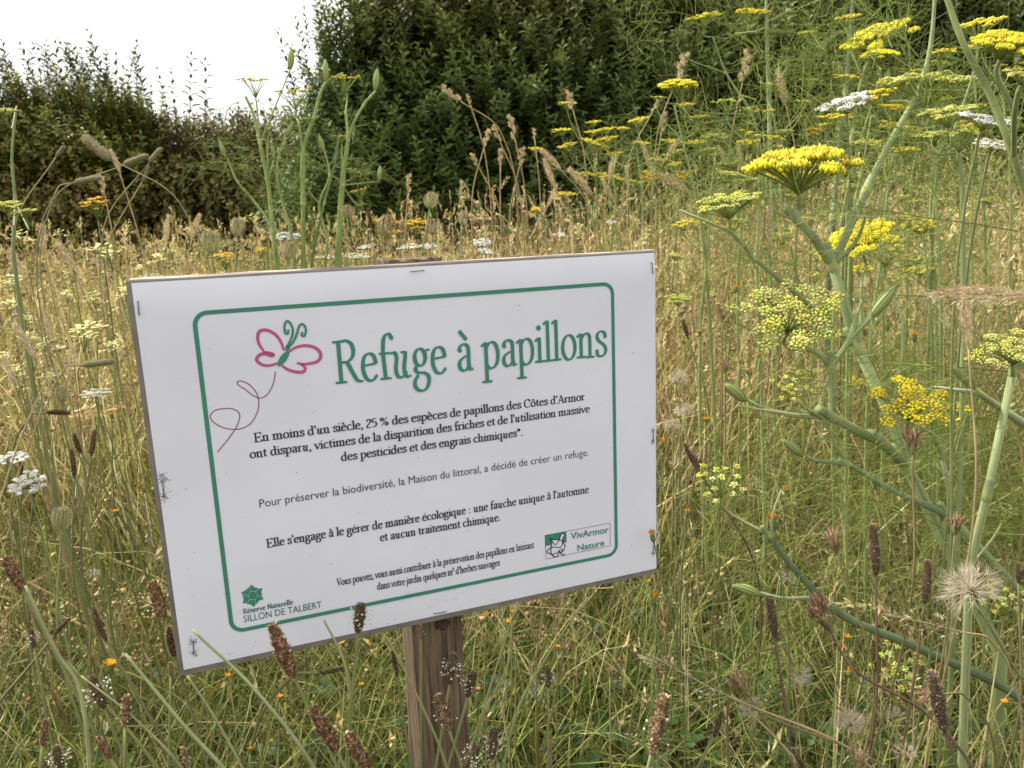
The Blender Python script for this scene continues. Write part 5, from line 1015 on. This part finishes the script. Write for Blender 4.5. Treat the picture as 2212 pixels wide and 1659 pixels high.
for t, u, v, w_, d, look in (('green', 931, 432, 34, 1.45, 'tallest round seed nest on a pale stalk'), ('green', 1000, 470, 30, 1.45, 'egg shaped seed nest'), ('brown', 751, 456, 27, 1.45, 'small brown seed nest beside fennel stems'), ('brown', 933, 488, 34, 1.45, 'seed nest under the tallest one'),
        ('open', 513, 490, 38, 1.45, 'loose green seed nest'), ('open', 624, 541, 40, 1.45, 'loose seed nest between fennel stems'), ('open', 456, 524, 48, 1.6, 'wide open seed nest'), ('brown', 835, 487, 46, 2.0, 'broad brown seed nest'), ('brown', 872, 490, 34, 2.0, 'dull brown seed nest'),
        ('open', 133, 1118, 46, .85, 'pale wispy seed nest'), ('open', 133, 851, 34, 1.0, 'faded seed nest'), ('open', 722, 600, 34, 1.8, 'seed nest at the sign top edge')):
    k = stalked('wild_carrot', NEST[t], u, v, w_ * .98, d, (RNG.normal(0, .12), -1), '', '', '', (.30, .34, .15), .0013); auto(k, u, v, look, 'wild carrot seed')
def white(u, v, w_, d, look, t='white', tilt=(0, .2), name='wild_carrot'):
    R = w_ / 2 / FPX * d; ax = norm(np.array([tilt[0], -tilt[1], 1])); c = W(u, v, d); root = np.array([c[0] + RNG.normal(0, .03), c[1] + abs(RNG.normal(0, .05)), 0])
    pl = Plant(name, root, '', ''); ap = umbel(pl, t, u, v, w_, d, tilt); pl.stem([root, (root + ap) / 2 + [RNG.normal(0, .01), 0, 0], ap - ax * R * .3, ap], .0015, .0011, (.25, .29, .12), m=M['grass'], n=5); auto(pl, u, v, look, 'white umbel')
for a in ((1826, 212, 118, 1.0, 'large domed white umbel among the fennel', 'white', (-.25, .25)), (2136, 250, 110, .66, 'blurred white umbel near the frame', 'white', (.2, .35)), (617, 506, 64, 1.6, 'clean flat white umbel between fennel stems', 'white', (.05, .25)), (885, 526, 52, 1.8, 'thin cream umbel', 'cream', (-.1, .1)),
          (703, 549, 46, 1.7, 'flat cream umbel seen edge on', 'cream', (0, .05)), (770, 545, 60, 1.75, 'wide cream umbel above the sign edge', 'cream', (.1, .12)), (205, 841, 60, .95, 'white umbel seen edge on', 'cream', (.1, .1)), (26, 985, 66, .85, 'white umbel cut by the frame', 'white', (.1, .15)),
          (58, 1038, 76, .85, 'broad cream white umbel', 'white', (.15, .4)), (323, 592, 48, 1.4, 'small white umbel touching the sign corner', 'cream', (.1, .2)), (1040, 520, 44, 2.2, 'low white umbel', 'white', (0, .35)), (1050, 540, 36, 2.0, 'small cream umbel', 'white', (.2, .3)), (928, 529, 34, 1.9, 'tiny white umbel', 'white', (0, .3)),
          (790, 527, 40, 1.9, 'narrow cream umbel', 'cream', (-.1, .15)), (1208, 505, 30, 2.4, 'little white umbel in brown weeds', 'white', (0, .3)), (1322, 478, 22, 2.5, 'tiny far white umbel', 'white', (0, .3)), (2150, 300, 80, .7, 'greyish blurred umbel', 'cream', (.1, .4)), (1470, 885, 30, 1.1, 'faded umbel beside the sign', 'cream', (0, .4)),
          (640, 575, 26, 1.6, 'low cream umbel by the fennel base', 'cream', (0, .2)), (1385, 520, 26, 2.2, 'dull white umbel over straw', 'cream', (0, .3))): white(*a)
# yellow ragwort clusters
def ragT(seed, C=(.88, .60, .02)):
    r = np.random.default_rng(seed); gs, gf = G(), G()
    for k in range(17):
        a = k * 2.39996; rad = math.sqrt((k + .5) / 17) * .48; c = np.array([rad * math.cos(a), rad * math.sin(a), .8 + r.normal(0, .09) - .3 * rad])
        tube(gs, smoothp([[0, 0, 0], c * [.4, .4, .45], c], 3), .012, (.16, .22, .06), 3); blobs(gf, [c + [0, 0, .02]], np.array([.05]), (.75, .36, .02), k, .7)
        for q in range(11):
            b = q * .571 + r.normal(0, .1); e = np.array([math.cos(b), math.sin(b), r.normal(.12, .1)]); s_ = np.array([-math.sin(b), math.cos(b), 0]) * .022
            gf.add([c + e * .035 - s_, c + e * .035 + s_, c + e * .125 - s_ * .7, c + e * .125 + s_ * .7], [[0, 1, 3], [0, 3, 2]], np.array(C) * r.uniform(.85, 1.1))
    return mesh('flower_cluster', gs, M['grass']), mesh('petals', gf, M['petal'])
RAG = [ragT(1), ragT(2, (.82, .58, .03))]
for u, v, w_, d, look in ((206, 430, 56, 1.5, 'bright cluster in front of the bramble hedge'), (485, 548, 48, 1.7, 'bright cluster just above the sign'), (563, 536, 28, 1.8, 'small orange cluster'), (815, 474, 20, 2.0, 'tiny orange cluster'), (854, 478, 26, 2.0, 'small orange cluster next to the big one'),
        (897, 478, 52, 2.0, 'widest orange cluster at the hedge foot'), (1159, 449, 26, 2.4, 'yellow cluster in front of the hedge'), (1828, 340, 56, 1.3, 'deep yellow cluster behind the great umbel'), (1757, 278, 48, 1.8, 'yellow cluster under the white umbel'), (1404, 378, 44, 2.3, 'dull yellow cluster among plumes'), (860, 498, 18, 1.9, 'orange cluster low over the sign'),
        (840, 553, 16, 1.8, 'very small yellow cluster at the sign edge'), (1470, 375, 36, 2.1, 'yellow cluster beside straw plumes'), (565, 514, 16, 1.9, 'little orange cluster by the fennel stem')):
    R = w_ / FPX * d; c = W(u, v, d); root = np.array([c[0] + RNG.normal(0, .03), c[1] + .03, 0]); pl = Plant('ragwort', root, '', ''); ap = c - [0, 0, R * .8]
    k = int(u) % 2; h = pl.part('flower_cluster', RAG[k][0], ap, (0, -.2, 1), R, u); obj('petals', RAG[k][1], h)
    pl.stem([root, (root + ap) / 2, ap], .002, .0014, (.17, .19, .07), m=M['grass'], n=5); auto(pl, u, v, look, 'ragwort')
# hawkbits: open orange heads, dry heads, fluffy seed clocks
def hawkT(seed, n=34, up=.5, C=((.80, .40, .02), (.78, .50, .03), (.55, .22, .02))):
    r = np.random.default_rng(seed); gc, gp = G(), G(); z = np.linspace(0, 1, 6)
    tube(gc, np.stack([0 * z, 0 * z, z * .7], -1), [.10, .22, .27, .27, .26, .25], (.15, .20, .06), 8)
    for k in range(n):
        a = k * 2.39996; t = (k + .5) / n; el_ = up + (1 - t) * .6 + r.normal(0, .1); e = np.array([math.cos(a) * math.cos(el_), math.sin(a) * math.cos(el_), math.sin(el_)]); s_ = np.array([-math.sin(a), math.cos(a), 0]) * .055; b = np.array([math.cos(a) * .15, math.sin(a) * .15, .65]); l = r.uniform(.35, .6)
        gp.add([b - s_ * .5, b + s_ * .5, b + e * l * .6 - s_, b + e * l * .6 + s_, b + e * l - s_ * .8, b + e * l + s_ * .8], [[0, 1, 3], [0, 3, 2], [2, 3, 5], [2, 5, 4]], np.array(C[r.integers(0, 3)]) * r.uniform(.85, 1.1))
    return mesh('flower_head', gc, M['grass'], True), mesh('petals', gp, M['petal'])
HAWK = [hawkT(1), hawkT(2, 26, 1.0)]
for u, v, w_, d, k, look in ((1670, 1129, 34, .80, 1, 'large half closed orange flower'), (1483, 1110, 18, .9, 0, 'small orange flower close to the sign edge'), (1413, 1295, 26, .75, 1, 'ragged orange flower just under the sign corner'), (1835, 1453, 20, .75, 1, 'yellow orange bud like flower'), (1430, 958, 20, .9, 1, 'orange flower touching the sign edge'), (238, 1441, 26, .66, 0, 'bright yellow orange flower'),
        (1830, 1381, 16, .8, 0, 'little orange flower of a pair'), (1815, 1399, 16, .8, 1, 'little orange bud of a pair'), (1401, 1258, 10, .9, 0, 'tiny orange flower at the sign corner'), (1094, 1348, 16, .8, 0, 'yellow flower beside the post'), (1051, 1335, 18, .8, 1, 'dull orange flower beside the post'), (1107, 1326, 13, .85, 0, 'faint orange flower under the sign edge'), (1032, 1492, 13, .75, 0, 'orange flower near the post'),
        (604, 1509, 14, .7, 0, 'orange flower low in the grass'), (583, 1604, 12, .65, 1, 'small yellow flower near the lower frame'), (490, 1463, 15, .7, 0, 'small orange flower under the sign'), (540, 1620, 12, .62, 0, 'dull orange flower near the lower frame'), (780, 1481, 10, .75, 0, 'tiny orange flower'), (1526, 909, 14, 1.0, 0, 'yellow flower in the dry stems'), (1599, 781, 11, 1.1, 0, 'tiny yellow flower'), (1614, 804, 11, 1.1, 0, 'tiny orange flower'),
        (1641, 768, 11, 1.1, 0, 'tiny far orange flower'), (1511, 719, 12, 1.2, 0, 'orange flower amid brown weeds'), (1868, 716, 18, 1.0, 0, 'orange flower behind the fennel node'), (1976, 729, 18, 1.05, 0, 'yellow flower behind the fennel'), (1763, 706, 12, 1.0, 0, 'orange flower below the beaded umbel'), (1429, 624, 10, 1.5, 0, 'tiny far yellow flower'), (1506, 999, 14, .95, 1, 'orange flower on a brown weed'), (1697, 1062, 14, .95, 0, 'orange flower under the feathery leaves'),
        (1899, 1083, 10, .95, 0, 'small orange flower behind the thick stem'), (241, 898, 11, .95, 0, 'tiny orange flower near the umbel'), (248, 1108, 13, .85, 0, 'yellow flower in olive grass'), (1590, 625, 14, 1.3, 0, 'yellow orange flower by a fennel joint'), (1890, 1140, 16, .85, 1, 'yellow flower beside the fuzzy spike'), (2170, 1520, 14, .75, 0, 'rusty orange flower'), (1410, 1160, 24, .72, 1, 'dry orange flower in front of the sign corner'), (1205, 1400, 12, .8, 0, 'yellow flower under the sign edge')):
    k2 = stalked('hawkbit', HAWK[k][0], u, v, w_, d, (RNG.normal(0, .15), -1), '', '', '', (.17, .21, .07), .0008); p_ = [c for c in k2.e.children if c.name.startswith('flower_head')][0]; obj('petals', HAWK[k][1], p_); auto(k2, u, v, look, 'hawkbit')
def clockT(seed, n=150, C=(.58, .51, .39), part=1.0, fan=6):
    r = np.random.default_rng(seed); g = G(); blobs(g, [[0, 0, .42]], np.array([.10]), (.22, .14, .08), 1)
    D = norm(r.normal(0, 1, (n, 3)) + [0, 0, .35]); D = D[D[:, 2] > -.5]; c = np.array([0, 0, .42])
    for e in D:
        l = r.uniform(.4, .62) * part; s_ = norm(np.cross(e, r.normal(0, 1, 3))) * .006; b = c + e * .08
        g.add([b - s_, b + s_, c + e * l], [[0, 1, 2]], C); q = c + e * l * .6
        for f in range(fan): e2 = norm(e + r.normal(0, .35, 3)); s2 = norm(np.cross(e2, r.normal(0, 1, 3))) * .005; g.add([q - s2, q + s2, q + e2 * l * .5], [[0, 1, 2]], np.array(C) * r.uniform(.8, 1.2))
    return mesh('seed_head', g, M['pappus'])
def dryheadT(seed, C=((.33, .22, .12), (.42, .30, .18), (.24, .15, .08)), fr=.2):
    g = G(); flaky(g, [[0, 0, 0], [0, 0, .35], [0, 0, .6]], lambda t: .12 + fr * t, 90, .42, .05, .22, C, seed); tube(g, [[0, 0, 0], [0, 0, .3], [0, 0, .5]], [.06, .16, .12], (.20, .20, .08), 7)
    flaky(g, [[0, 0, .5], [0, 0, .62]], lambda t: .15, 40, .3, .03, .9, [(.5, .4, .26), (.35, .24, .14)], seed + 1); return mesh('seed_head', g, M['seed'])
CLK = {'clock': clockT(1), 'wisp': clockT(2, 46), 'brush': clockT(3, 60, (.60, .54, .45), 1.1), 'dry': dryheadT(5), 'dark': dryheadT(6, ((.16, .09, .06), (.24, .14, .08), (.30, .20, .12)))}
for t, u, v, h, d, dr, look in (('clock', 2095, 1268, 112, .62, (-.3, -.6), 'biggest ragged cream seed clock'), ('clock', 1836, 1560, 68, .62, (0, -1), 'starry white seed clock near the lower frame'), ('wisp', 1937, 1545, 46, .62, (0, -1), 'sparse seed clock on a bald knob'), ('wisp', 1956, 1625, 52, .58, (.1, -1), 'white seed clock cut by the lower frame'), ('brush', 1622, 1530, 60, .62, (-1, -.5), 'half shut silky seed brush'),
        ('brush', 1731, 1458, 52, .66, (.6, .8), 'hanging silky seed tuft'), ('clock', 1468, 815, 46, 1.1, (0, -1), 'fluffy seed clock in the dry stems'), ('clock', 1483, 886, 40, 1.05, (0, -1), 'round fluffy seed clock close to the sign'), ('clock', 1453, 918, 34, 1.0, (0, -1), 'small fluffy seed clock touching the sign'), ('wisp', 1629, 1047, 46, .95, (0, -1), 'faint seed clock behind a low umbel'), ('wisp', 1460, 1000, 30, .95, (0, -1), 'faint fluffy tuft'),
        ('dry', 1798, 1166, 60, .72, (-.3, -1), 'split brown dry flower head'), ('dark', 1776, 1325, 84, .62, (-.5, -1), 'long brown dry head tilted'), ('dark', 1971, 950, 60, .70, (0, -1), 'dark topped dry head on a green stalk'), ('dry', 1566, 790, 34, 1.0, (0, -1), 'dry brown head in the weeds'), ('dry', 1601, 1475, 66, .62, (-.6, -1), 'shaggy brown dry head'), ('dry', 1560, 680, 34, 1.1, (0, -1), 'dry head on a dark bent stalk'),
        ('dark', 1506, 1000, 44, .85, (.2, -1), 'wilted brown head'), ('dry', 2005, 1500, 50, .68, (-1, 0), 'withered pale head'), ('dry', 2065, 1130, 50, .75, (.1, -1), 'curled pink brown dry head'), ('dark', 1420, 1450, 30, .8, (0, -1), 'dark red withered head'), ('dry', 1855, 1640, 60, .58, (0, -1), 'withered head under the starry clock'), ('wisp', 1700, 1250, 44, .85, (0, -1), 'grey wispy seed tuft'), ('wisp', 200, 1240, 30, .8, (0, -1), 'grey seed tuft in olive grass'),
        ('dry', 1050, 1560, 26, .7, (0, -1), 'brown clover head by the post'), ('dry', 1160, 1378, 24, .8, (0, -1), 'pinkish dry clover head'), ('dry', 1220, 1400, 24, .8, (.2, -1), 'dry clover head'), ('dry', 1318, 1450, 26, .8, (0, -1), 'rust brown clover head'), ('dry', 1115, 1385, 22, .8, (0, -1), 'small dry clover head'), ('dry', 1190, 1610, 30, .68, (0, -1), 'brown withered clover head')):
    k = stalked('hawkbit' if 'clover' not in look else 'clover_plant', CLK[t], u, v, h, d, dr, '', '', '', (.22, .22, .09) if t in ('clock', 'wisp') else (.24, .20, .09), .0010, part='seed_head'); auto(k, u, v, look, 'gone-over hawkbit' if 'clover' not in look else 'clover')
# pale yellow wild radish
def radT(seed):
    r = np.random.default_rng(seed); gs, gf = G(), G()
    for k in range(7):
        c = np.array([r.normal(0, .32), r.normal(0, .32), r.uniform(.4, 1.0)]); tube(gs, smoothp([[0, 0, 0], c * [.5, .5, .6], c], 3), .014, (.22, .26, .09), 3)
        for q in range(4):
            b = q * 1.571 + r.normal(0, .15); e = np.array([math.cos(b), math.sin(b), r.normal(.15, .2)]); s_ = np.array([-math.sin(b), math.cos(b), 0]) * .085
            gf.add([c, c + e * .12 - s_ * .6, c + e * .12 + s_ * .6, c + e * .25 - s_, c + e * .25 + s_, c + e * .30], [[0, 2, 1], [1, 2, 4], [1, 4, 3], [3, 4, 5]], np.array((.70, .70, .28)) * r.uniform(.85, 1.1))
    return mesh('flower_cluster', gs, M['grass']), mesh('petals', gf, M['petal'])
RAD = [radT(1), radT(2)]
for i, (u, v, w_, d) in enumerate(((240, 550, 60, 1.4), (48, 512, 40, 1.3), (160, 590, 30, 1.3), (205, 645, 40, 1.3), (40, 610, 46, 1.1), (270, 632, 36, 1.3), (70, 735, 40, 1.1), (105, 745, 44, 1.1), (175, 725, 64, 1.1), (240, 750, 34, 1.15), (15, 770, 30, 1.0), (35, 800, 34, 1.0), (115, 815, 28, 1.0), (340, 560, 34, 1.5), (145, 640, 30, 1.25), (20, 660, 34, 1.1), (305, 580, 24, 1.4), (60, 690, 26, 1.1), (372, 545, 30, 1.5), (130, 505, 26, 1.5))):
    R = w_ / FPX * d; c = W(u, v, d); root = np.array([c[0] + RNG.normal(0, .04), c[1] + .02, 0]); pl = Plant('wild_radish', root, '', ''); ap = c - [0, 0, R * .6]; k = i % 2
    h = pl.part('flower_cluster', RAD[k][0], ap, (0, -.15, 1), R, u); obj('petals', RAD[k][1], h); pl.stem([root, (root + ap) / 2 + [RNG.normal(0, .02), 0, 0], ap], .0014, .001, (.22, .25, .09), m=M['grass'], n=4)
    auto(pl, u, v, 'pale yellow flowered sprig' if w_ < 40 else 'full cluster of pale yellow flowers', 'wild radish')
# long bent green stalks in front of the notice and over the lower edge
for i, (P, d, C, r0, look) in enumerate((
    ([(415, 1360), (560, 1500), (700, 1700)], .50, (.36, .40, .20), .0011, 'long pale green stalk crossing the sign corner'), ([(270, 1412), (400, 1570), (510, 1700)], .50, (.34, .39, .18), .0012, 'long pale green stalk sloping under the sign'),
    ([(55, 1265), (130, 1420), (165, 1470), (185, 1560), (200, 1720)], .50, (.36, .37, .18), .0012, 'kinked pale stalk'), ([(405, 1460), (470, 1560), (540, 1700)], .52, (.34, .38, .17), .0009, 'thin stalk below the sign corner'), ([(175, 1460), (300, 1560), (420, 1700)], .52, (.34, .33, .17), .0008, 'straw stalk lying across'),
    ([(1118, 1300), (1060, 1480), (1010, 1640), (990, 1700)], .56, (.30, .33, .14), .0009, 'stalk arching in front of the post'), ([(835, 1375), (900, 1500), (960, 1640), (975, 1700)], .56, (.33, .33, .14), .0010, 'stalk slanting over the post'), ([(1090, 1335), (1105, 1400), (1040, 1560), (1020, 1700)], .56, (.28, .31, .12), .0008, 'green stalk beside the post'),
    ([(1270, 1290), (1180, 1420), (1120, 1530), (1085, 1690)], .58, (.28, .33, .15), .0009, 'curved green blade under the sign'), ([(1390, 1400), (1420, 1470), (1390, 1600), (1450, 1700)], .7, (.2, .27, .09), .0009, 'wavy green stalk'), ([(100, 820), (40, 960), (0, 1080), (-60, 1250)], .6, (.44, .38, .22), .0007, 'straw stalk at the frame edge'),
    ([(700, 1340), (740, 1420), (760, 1520), (750, 1600)], .56, (.33, .38, .16), .0010, 'curving pale stalk under the border'), ([(1760, 1280), (1840, 1440), (2000, 1540), (2120, 1700)], .62, (.20, .13, .08), .0012, 'brown stalk leaning beside the fennel'), ([(1580, 1500), (1700, 1620), (1760, 1700)], .6, (.42, .36, .2), .0009, 'straw stalk near the lower frame'))):
    Q = [W(*p, d) for p in P]; root = Q[-1].copy(); root = to_ground(Q[-1], Q[-1] - Q[-2]); pl = Plant('bent_stalk', root, '', ''); pl.stem([root] + Q[::-1], r0 * 1.3, r0 * .8, C, m=M['grass'], n=5); auto(pl, P[0][0], P[0][1], look, 'bent stalk')

# ------------------------------------------------------------------ labels for the small plants
CATS = {'ribwort plantain': 'plantain', 'tall grass': 'grass stalk', 'wild carrot seed': 'wild carrot', 'white umbel': 'wild carrot', 'ragwort': 'ragwort', 'hawkbit': 'hawkbit', 'gone-over hawkbit': 'hawkbit', 'clover': 'clover', 'wild radish': 'wild radish', 'bent stalk': 'stalk'}
def region(u, v):
    if 274 < u < 1418:
        return 'above the sign' if v < 620 else 'below the sign'
    if u <= 274: return 'beside the sign, bramble hedge side' if v < 1250 else 'low beside the sign, away from the fennel'
    return 'in front of the tall hedge' if v < 430 and u < 1560 else 'between the tall fennels' if v < 700 else 'fennel side of the sign' if v < 1150 else 'low down on the fennel side'
ORD = 'first second third fourth fifth sixth seventh eighth ninth tenth eleventh twelfth thirteenth fourteenth fifteenth sixteenth seventeenth eighteenth nineteenth twentieth'.split()
from collections import defaultdict
cell = defaultdict(list)
for it in SMALL: cell[(it[3], region(it[1], it[2]))].append(it)
used = set()
for (look, reg), its in cell.items():
    its.sort(key=lambda t: t[1])
    for i, (pl, u, v, lk, kind) in enumerate(its):
        lab = lk
        if not any(x in lk for x in (' sign', ' post', ' hedge', 'frame', 'fennel', 'border', 'corner')): lab += ' ' + reg.replace(',', '')
        if len(its) > 1: lab = lab + ', ' + ORD[i] + ' from the left'
        if lab in used: lab = lab + ' again'
        used.add(lab)
        if kind.split()[0] not in lab and 'spike' not in lab and 'umbel' not in lab and 'grass' not in lab and 'stalk' not in lab and 'plume' not in lab and len(lab.split()) < 14: lab = kind.replace('gone-over ', 'faded ') + ', ' + lab
        pl.e['label'] = lab; pl.e['category'] = CATS[kind]; pl.e['group'] = kind + (' plants in the meadow' if kind != 'bent stalk' else 's in the grass')
